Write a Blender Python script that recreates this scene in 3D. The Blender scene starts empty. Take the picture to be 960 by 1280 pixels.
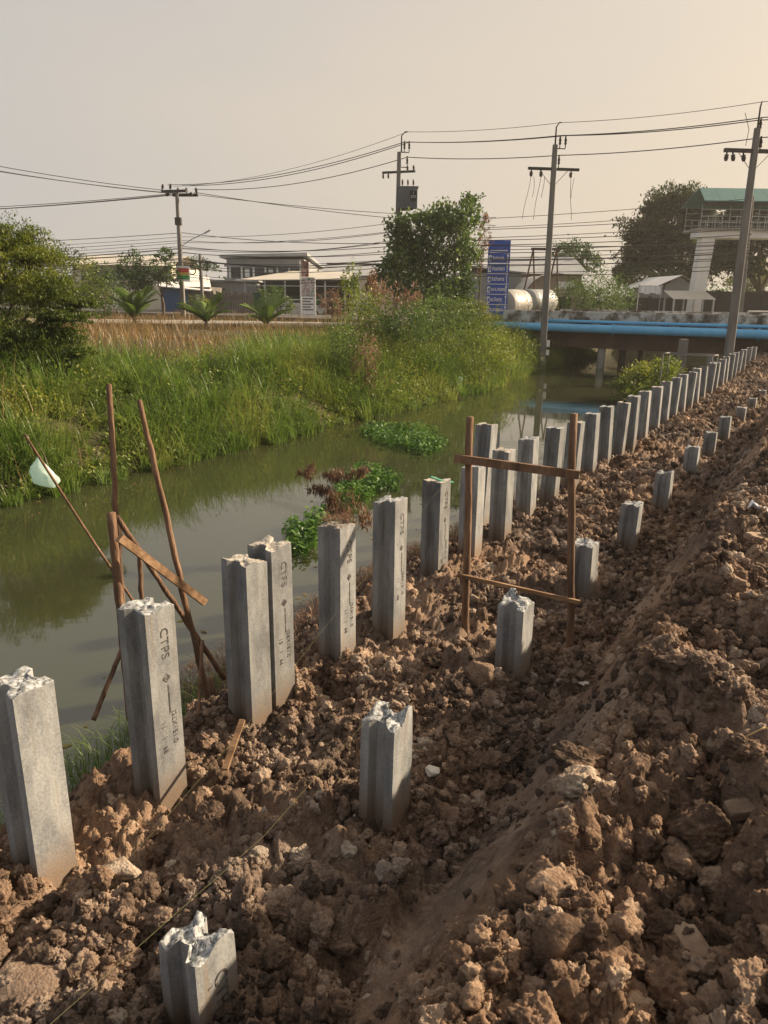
import bpy, math, random
import numpy as np
from mathutils import Matrix, Vector

sc = bpy.context.scene
col = sc.collection
R = math.radians
PI = math.pi

# ------------------------------------------------------------------ camera
CAM_H, PITCH, ROLL, FPX = 2.6, R(16.2), R(0.7), 920.0      # focal length in pixels of a 960 x 1280 frame
cam = bpy.data.cameras.new('camera')
cam_ob = bpy.data.objects.new('camera', cam)
col.objects.link(cam_ob)
cam.sensor_fit = 'VERTICAL'
cam.sensor_height = 36.0
cam.lens = FPX / 1280 * 36.0
cam.clip_start, cam.clip_end = 0.05, 4000
CAM_M = Matrix.Rotation(PI / 2 - PITCH, 3, 'X') @ Matrix.Rotation(ROLL, 3, 'Z')
cam_ob.matrix_world = Matrix.Translation((0, 0, CAM_H)) @ CAM_M.to_4x4()
sc.camera = cam_ob

# ------------------------------------------------------------------ sky, sun, exposure
SUN_EL, SUN_AZ = 25.0, 20.0            # azimuth counted from +X towards +Y
sun_dir = Vector((math.cos(R(SUN_EL)) * math.cos(R(SUN_AZ)), math.cos(R(SUN_EL)) * math.sin(R(SUN_AZ)), math.sin(R(SUN_EL))))
world = bpy.data.worlds.new('World')
sc.world = world
world.use_nodes = True
wn, wl = world.node_tree.nodes, world.node_tree.links
wn.clear()
w_out = wn.new('ShaderNodeOutputWorld')
w_bg = wn.new('ShaderNodeBackground')
w_sky = wn.new('ShaderNodeTexSky')
w_sky.sky_type = 'NISHITA'
w_sky.sun_disc = False
w_sky.sun_elevation = R(SUN_EL)
w_sky.sun_rotation = R(90 - SUN_AZ)
w_sky.air_density, w_sky.dust_density, w_sky.ozone_density = 1.0, 6.0, 1.0
# hazy air: the clear sky is veiled by an even, slightly sunward-warmed layer of haze
w_geo = wn.new('ShaderNodeNewGeometry')
w_dot = wn.new('ShaderNodeVectorMath'); w_dot.operation = 'DOT_PRODUCT'
w_dot.inputs[1].default_value = (-sun_dir.x, -sun_dir.y, -sun_dir.z)
w_map = wn.new('ShaderNodeMapRange')
w_map.inputs['From Min'].default_value = -0.6
w_map.inputs['From Max'].default_value = 1.0
w_veil = wn.new('ShaderNodeMix'); w_veil.data_type = 'RGBA'
w_veil.inputs['A'].default_value = (2.15, 2.26, 2.42, 1)
w_veil.inputs['B'].default_value = (4.1, 3.3, 2.35, 1)
w_mix = wn.new('ShaderNodeMix'); w_mix.data_type = 'RGBA'
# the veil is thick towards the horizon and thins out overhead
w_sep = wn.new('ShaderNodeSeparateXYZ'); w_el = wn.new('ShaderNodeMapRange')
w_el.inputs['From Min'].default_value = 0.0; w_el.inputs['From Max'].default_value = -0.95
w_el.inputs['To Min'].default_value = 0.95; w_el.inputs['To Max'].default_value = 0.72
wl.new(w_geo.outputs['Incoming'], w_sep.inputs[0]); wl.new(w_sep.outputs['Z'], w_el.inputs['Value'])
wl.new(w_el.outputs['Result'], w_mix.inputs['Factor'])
w_bg.inputs['Strength'].default_value = 0.1
wl.new(w_geo.outputs['Incoming'], w_dot.inputs[0])
wl.new(w_dot.outputs['Value'], w_map.inputs['Value'])
# faint, broad unevenness of the haze
w_nz = wn.new('ShaderNodeTexNoise'); w_nz.inputs['Scale'].default_value = 2.2; w_nz.inputs['Detail'].default_value = 4
w_st = wn.new('ShaderNodeMapping'); w_st.inputs['Scale'].default_value = (1, 1, 3.5)
w_ad = wn.new('ShaderNodeMath'); w_ad.operation = 'MULTIPLY_ADD'; w_ad.inputs[1].default_value = 0.30
w_sb = wn.new('ShaderNodeMath'); w_sb.operation = 'SUBTRACT'; w_sb.inputs[1].default_value = 0.15
wl.new(w_geo.outputs['Incoming'], w_st.inputs['Vector']); wl.new(w_st.outputs[0], w_nz.inputs['Vector'])
wl.new(w_nz.outputs['Fac'], w_ad.inputs[0]); wl.new(w_map.outputs['Result'], w_sb.inputs[0]); wl.new(w_sb.outputs[0], w_ad.inputs[2])
wl.new(w_ad.outputs[0], w_veil.inputs['Factor'])
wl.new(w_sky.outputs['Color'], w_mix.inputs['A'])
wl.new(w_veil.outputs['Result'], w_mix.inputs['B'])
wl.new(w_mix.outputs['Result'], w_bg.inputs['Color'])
wl.new(w_bg.outputs['Background'], w_out.inputs['Surface'])

sun = bpy.data.lights.new('sun', 'SUN')
sun.energy = 4.7
sun.angle = R(1.2)
sun.color = (1.0, 0.80, 0.56)
sun_ob = bpy.data.objects.new('sun', sun)
col.objects.link(sun_ob)
sun_ob.rotation_euler = sun_dir.to_track_quat('Z', 'Y').to_euler()

sc.view_settings.view_transform = 'Standard'
sc.view_settings.look = 'None'
sc.view_settings.exposure = 1.10
sc.view_settings.gamma = 1.0
sc.view_settings.use_curve_mapping = False
sc.render.engine = 'CYCLES'
sc.cycles.use_denoising = True
sc.cycles.max_bounces = 6
sc.cycles.transparent_max_bounces = 6

rng = np.random.default_rng(7)
random.seed(7)

# ------------------------------------------------------------------ pixel directions -> places
U = np.array([.515, .857]); U /= np.linalg.norm(U)          # along the rows of piles, towards the bridge
N = np.array([-U[1], U[0]])                                  # across the canal
_CM = np.array(CAM_M)
def ray(px, py): return _CM @ np.array([(px - 480) / FPX, -(py - 640) / FPX, -1.0])
def at_z(px, py, z):
    d = ray(px, py); return d * ((z - CAM_H) / d[2]) + np.array([0, 0, CAM_H])
def at_y(px, py, y):
    d = ray(px, py); return d * (y / d[1]) + np.array([0, 0, CAM_H])
def at_n(px, py, n):
    d = ray(px, py); return d * (n / (d[:2] @ N)) + np.array([0, 0, CAM_H])
def XY(s, n): return np.array([s * U[0] + n * N[0], s * U[1] + n * N[1]])
def SN(p): return float(np.dot(p[:2], U)), float(np.dot(p[:2], N))
ROT_ROW = math.atan2(U[1], U[0])                             # local x -> along the row, local y -> across

# ------------------------------------------------------------------ noise
def _h(ix, iy, iz, seed):
    h = (ix.astype(np.int64) * 374761393 + iy.astype(np.int64) * 668265263 + iz.astype(np.int64) * 2147483647 + seed * 974711) & 0xffffffff
    h = ((h ^ (h >> 13)) * 1274126177) & 0xffffffff
    h = ((h ^ (h >> 16)) * 2246822519) & 0xffffffff
    return ((h ^ (h >> 15)) & 0xffffff) / float(0x1000000)
def vnoise(x, y, z=None, seed=0):
    x = np.asarray(x, float); y = np.asarray(y, float)
    z = np.zeros_like(x) if z is None else np.asarray(z, float)
    xi, yi, zi = np.floor(x), np.floor(y), np.floor(z)
    f = lambda t: t * t * t * (t * (t * 6 - 15) + 10)
    u, v, w = f(x - xi), f(y - yi), f(z - zi)
    r = 0
    for a in (0, 1):
        for b in (0, 1):
            for c in (0, 1):
                r = r + _h(xi + a, yi + b, zi + c, seed) * (u if a else 1 - u) * (v if b else 1 - v) * (w if c else 1 - w)
    return r * 2 - 1
def fbm(x, y, z=None, seed=0, oct=4, gain=.5):
    r, a, k = 0, 1.0, 1.0
    for i in range(oct):
        r = r + a * vnoise(np.asarray(x) * k, np.asarray(y) * k, None if z is None else np.asarray(z) * k, seed + i)
        a *= gain; k *= 2.03
    return r
def worley(x, y, seed):
    xi, yi = np.floor(x), np.floor(y)
    f1 = np.full(x.shape, 9.0); f2 = np.full(x.shape, 9.0); idv = np.zeros(x.shape); tl = np.zeros(x.shape)
    zz = np.zeros_like(xi)
    for a in (-1, 0, 1):
        for b in (-1, 0, 1):
            cx, cy = xi + a, yi + b
            d = np.hypot(cx + _h(cx, cy, zz, seed) - x, cy + _h(cx, cy, zz, seed + 1) - y)
            rid = _h(cx, cy, zz, seed + 2)
            ex_, ey_ = cx + _h(cx, cy, zz, seed) - x, cy + _h(cx, cy, zz, seed + 1) - y
            an = 6.283 * _h(cx, cy, zz, seed + 5)
            nearer = d < f1
            tl = np.where(nearer, ex_ * np.cos(an) + ey_ * np.sin(an), tl)
            f2 = np.where(nearer, f1, np.minimum(f2, d))
            idv = np.where(nearer, rid, idv)
            f1 = np.where(nearer, d, f1)
    return f1, f2, idv, tl
def sstep(a, b, x):
    t = np.clip((np.asarray(x, float) - a) / (b - a), 0, 1); return t * t * (3 - 2 * t)

# ------------------------------------------------------------------ terrain heights in row coordinates
WATER_Z = -0.8
def bank_profile(s, n):
    s = np.asarray(s, float); n = np.asarray(n, float)
    foot = 1.22 + .10 * vnoise(s * .55, s * 0, None, 31) + .06 * vnoise(s * 1.7, s * 0, None, 32)
    crest = 0.55 + .12 * vnoise(s * .8, s * 0, None, 33)
    top = 0.86 - .38 * sstep(9, 24, s) + .10 * vnoise(s * .5, n * .5, None, 34)
    m = np.clip((foot - n) / np.maximum(foot - crest, .2), 0, 1)
    m = m * m * (3 - 2 * m)
    z = m * top
    z = z + .25 * sstep(28, 40, s) * (1 - m)
    edge = 4.35 + .35 * vnoise(s * .35, s * 0, None, 35) + .35 * sstep(20, 34, s)
    z = z - .95 * sstep(edge - 1.15, edge + .25, n) - 1.1 * sstep(edge, edge + 2.0, n)
    return z
def soil_z(s, n):
    s = np.asarray(s, float); n = np.asarray(n, float)
    z = bank_profile(s, n)
    slope = sstep(1.28, 1.10, n) * sstep(.48, .62, n) * sstep(13, 8, s)       # the smooth, scooped flank of the heap
    rough = (1 - .85 * slope) * sstep(5.4, 4.2, n)
    heap = sstep(.75, .4, n)
    z = z + .055 * fbm(s * 1.1, n * 1.1, None, 41, 3) * (1 - .5 * slope)
    z = z + slope * .05 * fbm(s * 2.2, n * 5.0, None, 46, 4)
    wx = .06 * vnoise(s * 4, n * 4, None, 51); wy = .06 * vnoise(s * 4, n * 4, None, 52)
    for k, (cell, amp, sd) in enumerate(((.62, .15, 61), (.30, .10, 64), (.145, .075, 67), (.072, .046, 70), (.036, .024, 73), (.019, .013, 76))):
        f1, f2, idv, tl = worley((s + wx) / cell + .37 * k, (n + wy) / cell, sd)
        dome = np.clip(np.sqrt(np.clip(1 - (f1 / .85) ** 2, 0, 1)) + .75 * tl, 0, 1.25) * np.clip((f2 - f1) * 3.6, 0, 1) ** .6
        w = idv ** 1.4 if k < 2 else .35 + .65 * idv
        gain = (1 + .55 * heap) if k < 2 else 1
        z = z + rough * amp * gain * (dome * w - .22)
    z = z + rough * .012 * fbm(s * 22, n * 22, None, 74, 3) + slope * .006 * fbm(s * 30, n * 30, None, 75, 3)
    return z
def land_z(s, n):
    s = np.asarray(s, float); n = np.asarray(n, float)
    z = bank_profile(s, np.minimum(n, 6.5))
    z = np.where(n < 6.3, z - .35 * sstep(-6, -3, s) * sstep(48, 45, s) * sstep(-9, -7, n), z)
    nf = n - 1.3 * sstep(26, 36, s)                 # the far bank recedes towards the bridge
    far = -2.0 + 2.5 * sstep(10.0, 13.8, nf) + .45 * sstep(14, 24, n) + .12 * fbm(s * .3, n * .3, None, 81, 3) * sstep(13, 16, n)
    z = np.where(n > 6.3, np.maximum(np.minimum(z, -1.9), far), z)
    emb = sstep(37.0, 39.0, s) * sstep(58, 54, s) * (sstep(5.6, 4.4, n))
    z = np.where(n > 4.4, z + (1.0 - z) * sstep(50.5, 54, s), z)        # the canal turns away behind the bridge
    return z + emb * .35

# ------------------------------------------------------------------ mesh helpers
class MB:
    """collects shapes for ONE mesh"""
    def __init__(self): self.v = []; self.f = []; self.m = []; self.nv = 0
    def add(self, V, F, mi=0):
        V = np.asarray(V, float).reshape(-1, 3)
        self.v.append(V); self.f.extend([tuple(int(i) + self.nv for i in q) for q in F]); self.m.extend([mi] * len(F))
        self.nv += len(V); return self
    def box(self, c, size, rot=None, mi=0):
        x, y, z = [t / 2 for t in size]
        V = np.array([[sx * x, sy * y, sz * z] for sz in (-1, 1) for sy in (-1, 1) for sx in (-1, 1)])
        if rot is not None: V = V @ np.array(rot).T
        return self.add(V + np.array(c), [(0, 2, 3, 1), (4, 5, 7, 6), (0, 1, 5, 4), (2, 6, 7, 3), (0, 4, 6, 2), (1, 3, 7, 5)], mi)
    def bb(self, x0, x1, y0, y1, z0, z1, mi=0):
        return self.box(((x0 + x1) / 2, (y0 + y1) / 2, (z0 + z1) / 2), (abs(x1 - x0), abs(y1 - y0), abs(z1 - z0)), None, mi)
    def bar(self, a, b, w, h, mi=0):
        a, b = Vector(a), Vector(b); d = b - a
        q = d.to_track_quat('X', 'Z').to_matrix()
        return self.box((a + b) / 2, (d.length, w, h), q, mi)
    def tube(self, path, rad, seg=8, mi=0, cap=True):
        path = [Vector(p) for p in path]; n = len(path)
        rads = [rad] * n if np.isscalar(rad) else list(rad)
        V = []; ref = Vector((.123, .456, .88)).normalized()
        for i, p in enumerate(path):
            d = (path[min(i + 1, n - 1)] - path[max(i - 1, 0)])
            d = d.normalized() if d.length > 1e-9 else Vector((0, 0, 1))
            a = d.cross(ref)
            if a.length < .1: a = d.cross(Vector((1, 0, 0)))
            a.normalize(); b = d.cross(a)
            for k in range(seg):
                t = 2 * PI * k / seg
                V.append(p + (a * math.cos(t) + b * math.sin(t)) * rads[i])
        F = [(i * seg + k, i * seg + (k + 1) % seg, (i + 1) * seg + (k + 1) % seg, (i + 1) * seg + k) for i in range(n - 1) for k in range(seg)]
        if cap: F += [tuple(range(seg))[::-1], tuple((n - 1) * seg + k for k in range(seg))]
        return self.add(V, F, mi)
    def prism(self, outline, z0, z1, mi=0):
        n = len(outline)
        V = [(x, y, z0) for x, y in outline] + [(x, y, z1) for x, y in outline]
        return self.add(V, [(i, (i + 1) % n, n + (i + 1) % n, n + i) for i in range(n)] + [tuple(range(n))[::-1], tuple(range(n, 2 * n))], mi)
    def build(self, name, mats, parent=None, loc=(0, 0, 0), smooth=False):
        me = bpy.data.meshes.new(name)
        me.from_pydata([tuple(p) for p in np.concatenate(self.v)], [], self.f)
        mats = mats if isinstance(mats, (list, tuple)) else [mats]
        for m in mats: me.materials.append(m)
        if len(mats) > 1: me.polygons.foreach_set('material_index', self.m)
        if smooth: me.polygons.foreach_set('use_smooth', [True] * len(me.polygons))
        me.update()
        o = bpy.data.objects.new(name, me); col.objects.link(o); o.location = loc
        if parent is not None: o.parent = parent
        return o
def raw(name, V, F, mat, parent=None, loc=(0, 0, 0), smooth=False, tint=None):
    """numpy arrays straight into a mesh; F is (k,3) or (k,4)"""
    me = bpy.data.meshes.new(name)
    V = np.ascontiguousarray(V, np.float32); F = np.ascontiguousarray(F, np.int32)
    k = F.shape[1]
    me.vertices.add(len(V)); me.vertices.foreach_set('co', V.ravel())
    me.loops.add(F.size); me.loops.foreach_set('vertex_index', F.ravel())
    me.polygons.add(len(F)); me.polygons.foreach_set('loop_start', np.arange(0, F.size, k, dtype=np.int32))
    if smooth: me.polygons.foreach_set('use_smooth', np.ones(len(F), bool))
    me.materials.append(mat)
    if tint is not None:
        at = me.attributes.new('tint', 'FLOAT', 'POINT'); at.data.foreach_set('value', np.ascontiguousarray(tint, np.float32))
    me.update(calc_edges=True); me.validate()
    o = bpy.data.objects.new(name, me); col.objects.link(o); o.location = loc
    if parent is not None: o.parent = parent
    return o
def tag(o, label=None, cat=None, group=None, kind=None):
    if label: o['label'] = label
    if cat: o['category'] = cat
    if group: o['group'] = group
    if kind: o['kind'] = kind
    return o
def thing(name, label, cat, loc=(0, 0, 0), group=None, rz=0):
    o = bpy.data.objects.new(name, None); col.objects.link(o)
    o.empty_display_size = .2; o.location = loc; o.rotation_euler = (0, 0, rz)
    return tag(o, label, cat, group)

# ------------------------------------------------------------------ materials
def _mat(name):
    m = bpy.data.materials.new(name); m.use_nodes = True
    nt = m.node_tree; b = nt.nodes['Principled BSDF']
    return m, nt, nt.nodes.new, nt.links.new, b
def ramp(new, stops):
    r = new('ShaderNodeValToRGB'); e = r.color_ramp.elements
    while len(e) < len(stops): e.new(.5)
    for k, (p, c) in enumerate(stops):
        e[k].position = p; e[k].color = (*c, 1)
    return r
def surf(name, stops, scale=3.0, rough=.85, bump=.3, bscale=None, dist=.02, coord='Object', stretch=None, detail=8, metallic=0.0, spec=.3, rnd=0.0):
    """noise driven colour with fine relief"""
    m, nt, new, link, b = _mat(name)
    tc = new('ShaderNodeTexCoord')
    if coord != 'World': src = tc.outputs[coord]
    else:
        src = new('ShaderNodeNewGeometry').outputs['Position']
    if stretch:
        mp = new('ShaderNodeMapping'); mp.inputs['Scale'].default_value = stretch
        link(src, mp.inputs['Vector']); src = mp.outputs['Vector']
    nz = new('ShaderNodeTexNoise'); nz.inputs['Scale'].default_value = scale; nz.inputs['Detail'].default_value = detail
    nz.inputs['Roughness'].default_value = .62
    link(src, nz.inputs['Vector'])
    fac = nz.outputs['Fac']
    if rnd:
        oi = new('ShaderNodeObjectInfo'); ma = new('ShaderNodeMath'); ma.operation = 'MULTIPLY_ADD'
        ma.inputs[1].default_value = rnd; link(oi.outputs['Random'], ma.inputs[0])
        sb = new('ShaderNodeMath'); sb.operation = 'SUBTRACT'; sb.inputs[1].default_value = rnd / 2
        link(fac, sb.inputs[0]); link(sb.outputs[0], ma.inputs[2]); fac = ma.outputs[0]
    r = ramp(new, stops); link(fac, r.inputs['Fac']); link(r.outputs['Color'], b.inputs['Base Color'])
    b.inputs['Roughness'].default_value = rough; b.inputs['Metallic'].default_value = metallic
    b.inputs['Specular IOR Level'].default_value = spec
    if bump:
        n2 = new('ShaderNodeTexNoise'); n2.inputs['Scale'].default_value = bscale or scale * 8; n2.inputs['Detail'].default_value = 6
        link(src, n2.inputs['Vector'])
        bp = new('ShaderNodeBump'); bp.inputs['Strength'].default_value = bump; bp.inputs['Distance'].default_value = dist
        link(n2.outputs['Fac'], bp.inputs['Height']); link(bp.outputs['Normal'], b.inputs['Normal'])
    return m
def plain(name, c, rough=.6, metallic=0.0, var=.12, scale=6):
    lo = tuple(x * (1 - var) for x in c); hi = tuple(min(1, x * (1 + var)) for x in c)
    return surf(name, [(.3, lo), (.7, hi)], scale, rough, .08, scale * 6, .01, metallic=metallic)
def leaf_mat(name, c0, c1, c2=None, scale=.9, trans=.35):
    m = bpy.data.materials.new(name); m.use_nodes = True
    nt = m.node_tree; nt.nodes.clear(); new, link = nt.nodes.new, nt.links.new
    out = new('ShaderNodeOutputMaterial'); df = new('ShaderNodeBsdfDiffuse'); tr = new('ShaderNodeBsdfTranslucent')
    gl = new('ShaderNodeBsdfGlossy'); gl.inputs['Roughness'].default_value = .45
    mx = new('ShaderNodeMixShader'); mx.inputs[0].default_value = trans
    mg = new('ShaderNodeMixShader'); mg.inputs[0].default_value = .03
    at = new('ShaderNodeAttribute'); at.attribute_name = 'tint'
    geo = new('ShaderNodeNewGeometry'); nz = new('ShaderNodeTexNoise'); nz.inputs['Scale'].default_value = scale; nz.inputs['Detail'].default_value = 4
    link(geo.outputs['Position'], nz.inputs['Vector'])
    ad = new('ShaderNodeMath'); ad.operation = 'MULTIPLY_ADD'; ad.inputs[1].default_value = .55
    sb = new('ShaderNodeMath'); sb.operation = 'MULTIPLY_ADD'; sb.inputs[1].default_value = 2.1; sb.inputs[2].default_value = -.82
    link(nz.outputs['Fac'], sb.inputs[0]); link(at.outputs['Fac'], ad.inputs[0]); link(sb.outputs[0], ad.inputs[2])
    r = ramp(new, [(.05, c0), (.55, c1), (.95, c2 or c1)]); link(ad.outputs[0], r.inputs['Fac'])
    link(r.outputs['Color'], df.inputs['Color'])
    hv = new('ShaderNodeHueSaturation'); hv.inputs['Value'].default_value = 1.25; hv.inputs['Saturation'].default_value = 1.1
    link(r.outputs['Color'], hv.inputs['Color']); link(hv.outputs['Color'], tr.inputs['Color'])
    link(df.outputs[0], mx.inputs[1]); link(tr.outputs[0], mx.inputs[2]); link(mx.outputs[0], mg.inputs[1]); link(gl.outputs[0], mg.inputs[2])
    link(mg.outputs[0], out.inputs['Surface'])
    return m

def soil_material(name, stops, big, rnd):
    m, nt, new, link, b = _mat(name)
    pos = new('ShaderNodeNewGeometry').outputs['Position']
    n1 = new('ShaderNodeTexNoise'); n1.inputs['Scale'].default_value = big; n1.inputs['Detail'].default_value = 7; n1.inputs['Roughness'].default_value = .6
    n2 = new('ShaderNodeTexNoise'); n2.inputs['Scale'].default_value = 26; n2.inputs['Detail'].default_value = 8; n2.inputs['Roughness'].default_value = .7
    link(pos, n1.inputs['Vector']); link(pos, n2.inputs['Vector'])
    mx = new('ShaderNodeMath'); mx.operation = 'MULTIPLY_ADD'; mx.inputs[1].default_value = .62
    link(n2.outputs['Fac'], mx.inputs[0])
    sc_ = new('ShaderNodeMath'); sc_.operation = 'MULTIPLY_ADD'; sc_.inputs[1].default_value = 1.3; sc_.inputs[2].default_value = -.42
    link(n1.outputs['Fac'], sc_.inputs[0]); link(sc_.outputs[0], mx.inputs[2]); fac = mx.outputs[0]
    if rnd:
        oi = new('ShaderNodeObjectInfo'); ma = new('ShaderNodeMath'); ma.operation = 'MULTIPLY_ADD'; ma.inputs[1].default_value = rnd
        sb = new('ShaderNodeMath'); sb.operation = 'SUBTRACT'; sb.inputs[1].default_value = rnd / 2
        link(oi.outputs['Random'], ma.inputs[0]); link(fac, sb.inputs[0]); link(sb.outputs[0], ma.inputs[2]); fac = ma.outputs[0]
    r = ramp(new, stops); link(fac, r.inputs['Fac'])
    n5 = new('ShaderNodeTexNoise'); n5.inputs['Scale'].default_value = .8; n5.inputs['Detail'].default_value = 5; link(pos, n5.inputs['Vector'])
    q5 = new('ShaderNodeMapRange'); q5.inputs['From Min'].default_value = .38; q5.inputs['From Max'].default_value = .62; link(n5.outputs['Fac'], q5.inputs['Value'])
    hs = new('ShaderNodeHueSaturation'); hs.inputs['Saturation'].default_value = .72; hs.inputs['Value'].default_value = .85; link(r.outputs['Color'], hs.inputs['Color'])
    h2 = new('ShaderNodeHueSaturation'); h2.inputs['Saturation'].default_value = .98; h2.inputs['Value'].default_value = 1.12; link(r.outputs['Color'], h2.inputs['Color'])
    m5 = new('ShaderNodeMix'); m5.data_type = 'RGBA'; link(q5.outputs[0], m5.inputs['Factor']); link(hs.outputs['Color'], m5.inputs['A']); link(h2.outputs['Color'], m5.inputs['B'])
    link(m5.outputs['Result'], b.inputs['Base Color'])
    b.inputs['Roughness'].default_value = .95; b.inputs['Specular IOR Level'].default_value = .12
    n3 = new('ShaderNodeTexNoise'); n3.inputs['Scale'].default_value = 60; n3.inputs['Detail'].default_value = 9; n3.inputs['Roughness'].default_value = .7
    link(pos, n3.inputs['Vector'])
    v3 = new('ShaderNodeTexVoronoi'); v3.inputs['Scale'].default_value = 75; link(pos, v3.inputs['Vector'])
    ad = new('ShaderNodeMath'); ad.operation = 'MULTIPLY_ADD'; ad.inputs[1].default_value = -.5; link(v3.outputs['Distance'], ad.inputs[0]); link(n3.outputs['Fac'], ad.inputs[2])
    bp = new('ShaderNodeBump'); bp.inputs['Strength'].default_value = 1.0; bp.inputs['Distance'].default_value = .016
    link(ad.outputs[0], bp.inputs['Height']); link(bp.outputs['Normal'], b.inputs['Normal'])
    return m
SOIL_STOPS = [(.22, (.058, .042, .033)), (.40, (.125, .082, .056)), (.55, (.225, .142, .092)), (.72, (.33, .230, .158)), (.92, (.46, .37, .28))]
m_soil = soil_material('soil', SOIL_STOPS, 1.3, 0)
m_clod = soil_material('soil_clod', SOIL_STOPS, 2.2, .42)
m_stone = surf('pale_stone', [(.3, (.17, .135, .10)), (.7, (.36, .30, .235))], 9, .9, .5, 40, .01, rnd=.3)
m_white_stone = surf('chalky_rubble', [(.3, (.55, .50, .42)), (.7, (.78, .74, .66))], 12, .9, .5, 40, .01)
m_land = surf('dry_earth', [(.3, (.040, .042, .020)), (.55, (.085, .075, .038)), (.8, (.15, .12, .07))], .35, .95, .4, 8, .05, coord='World')
m_dirt = surf('dirt_track', [(.3, (.26, .22, .17)), (.7, (.38, .34, .28))], .8, .95, .3, 9, .03, coord='World')
m_road = surf('asphalt', [(.3, (.07, .068, .064)), (.7, (.12, .115, .105))], .8, .9, .3, 30, .01, coord='World')

def concrete_material():
    m, nt, new, link, b = _mat('pile_concrete')
    tc = new('ShaderNodeTexCoord'); mp = new('ShaderNodeMapping'); mp.inputs['Scale'].default_value = (1, 1, .35)
    oi = new('ShaderNodeObjectInfo'); av = new('ShaderNodeVectorMath'); av.operation = 'ADD'
    link(tc.outputs['Object'], av.inputs[0]); mu = new('ShaderNodeVectorMath'); mu.operation = 'SCALE'; mu.inputs['Scale'].default_value = 37.0
    cb = new('ShaderNodeCombineXYZ'); link(oi.outputs['Random'], cb.inputs['X']); link(oi.outputs['Random'], cb.inputs['Z']); link(cb.outputs[0], mu.inputs[0]); link(mu.outputs[0], av.inputs[1])
    link(av.outputs[0], mp.inputs['Vector'])
    n1 = new('ShaderNodeTexNoise'); n1.inputs['Scale'].default_value = 9; n1.inputs['Detail'].default_value = 8; n1.inputs['Roughness'].default_value = .65; link(mp.outputs[0], n1.inputs['Vector'])
    n2 = new('ShaderNodeTexNoise'); n2.inputs['Scale'].default_value = 90; n2.inputs['Detail'].default_value = 5; link(av.outputs[0], n2.inputs['Vector'])
    ad = new('ShaderNodeMath'); ad.operation = 'MULTIPLY_ADD'; ad.inputs[1].default_value = .35; link(n2.outputs['Fac'], ad.inputs[0]); link(n1.outputs['Fac'], ad.inputs[2])
    r = ramp(new, [(.36, (.085, .089, .093)), (.58, (.172, .178, .183)), (.80, (.28, .285, .285))]); link(ad.outputs[0], r.inputs['Fac'])
    # soil splashed on the lowest hand's breadth and long rain stains
    n4 = new('ShaderNodeTexNoise'); n4.inputs['Scale'].default_value = 5; n4.inputs['Detail'].default_value = 6
    m4 = new('ShaderNodeMapping'); m4.inputs['Scale'].default_value = (5, 5, .25); link(av.outputs[0], m4.inputs['Vector']); link(m4.outputs[0], n4.inputs['Vector'])
    st = new('ShaderNodeMapRange'); st.inputs['From Min'].default_value = .58; st.inputs['From Max'].default_value = .75; st.inputs['To Max'].default_value = .8; link(n4.outputs['Fac'], st.inputs['Value'])
    mx = new('ShaderNodeMix'); mx.data_type = 'RGBA'; link(st.outputs[0], mx.inputs['Factor']); link(r.outputs['Color'], mx.inputs['A']); mx.inputs['B'].default_value = (.20, .175, .145, 1)
    sp = new('ShaderNodeSeparateXYZ'); link(tc.outputs['Object'], sp.inputs[0])
    mr = new('ShaderNodeMath'); mr.operation = 'MULTIPLY_ADD'; mr.inputs[1].default_value = .35; link(n1.outputs['Fac'], mr.inputs[0]); ng = new('ShaderNodeMath'); ng.operation = 'MULTIPLY'; ng.inputs[1].default_value = -1.0; link(sp.outputs['Z'], ng.inputs[0]); link(ng.outputs[0], mr.inputs[2])
    m5 = new('ShaderNodeMapRange'); m5.inputs['From Min'].default_value = -.10; m5.inputs['From Max'].default_value = .12; m5.inputs['To Max'].default_value = .85; link(mr.outputs[0], m5.inputs['Value'])
    mz = new('ShaderNodeMix'); mz.data_type = 'RGBA'; link(m5.outputs[0], mz.inputs['Factor']); link(mx.outputs['Result'], mz.inputs['A']); mz.inputs['B'].default_value = (.17, .115, .075, 1)
    rv = new('ShaderNodeMapRange'); rv.inputs['To Min'].default_value = .80; rv.inputs['To Max'].default_value = 1.18; link(oi.outputs['Random'], rv.inputs['Value'])
    hv = new('ShaderNodeHueSaturation'); link(rv.outputs[0], hv.inputs['Value']); link(mz.outputs['Result'], hv.inputs['Color'])
    link(hv.outputs['Color'], b.inputs['Base Color']); b.inputs['Roughness'].default_value = .88; b.inputs['Specular IOR Level'].default_value = .25
    vo = new('ShaderNodeTexVoronoi'); vo.inputs['Scale'].default_value = 60; link(av.outputs[0], vo.inputs['Vector'])
    pr = new('ShaderNodeMapRange'); pr.inputs['From Max'].default_value = .22; link(vo.outputs['Distance'], pr.inputs['Value'])
    hb = new('ShaderNodeMath'); hb.operation = 'MULTIPLY_ADD'; hb.inputs[1].default_value = .25; link(pr.outputs[0], hb.inputs[0]); link(n2.outputs['Fac'], hb.inputs[2])
    bp = new('ShaderNodeBump'); bp.inputs['Strength'].default_value = .35; bp.inputs['Distance'].default_value = .006; link(hb.outputs[0], bp.inputs['Height']); link(bp.outputs['Normal'], b.inputs['Normal'])
    return m
m_pile = concrete_material()
m_cap = surf('broken_pile_top', [(.38, (.11, .11, .108)), (.50, (.29, .30, .305)), (.66, (.52, .54, .56))], 55, .95, .5, 90, .006, detail=6)
m_capd = surf('weathered_pile_top', [(.30, (.16, .14, .12)), (.5, (.36, .33, .29)), (.7, (.56, .54, .50))], 30, .92, .8, 70, .012, detail=6)
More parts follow.
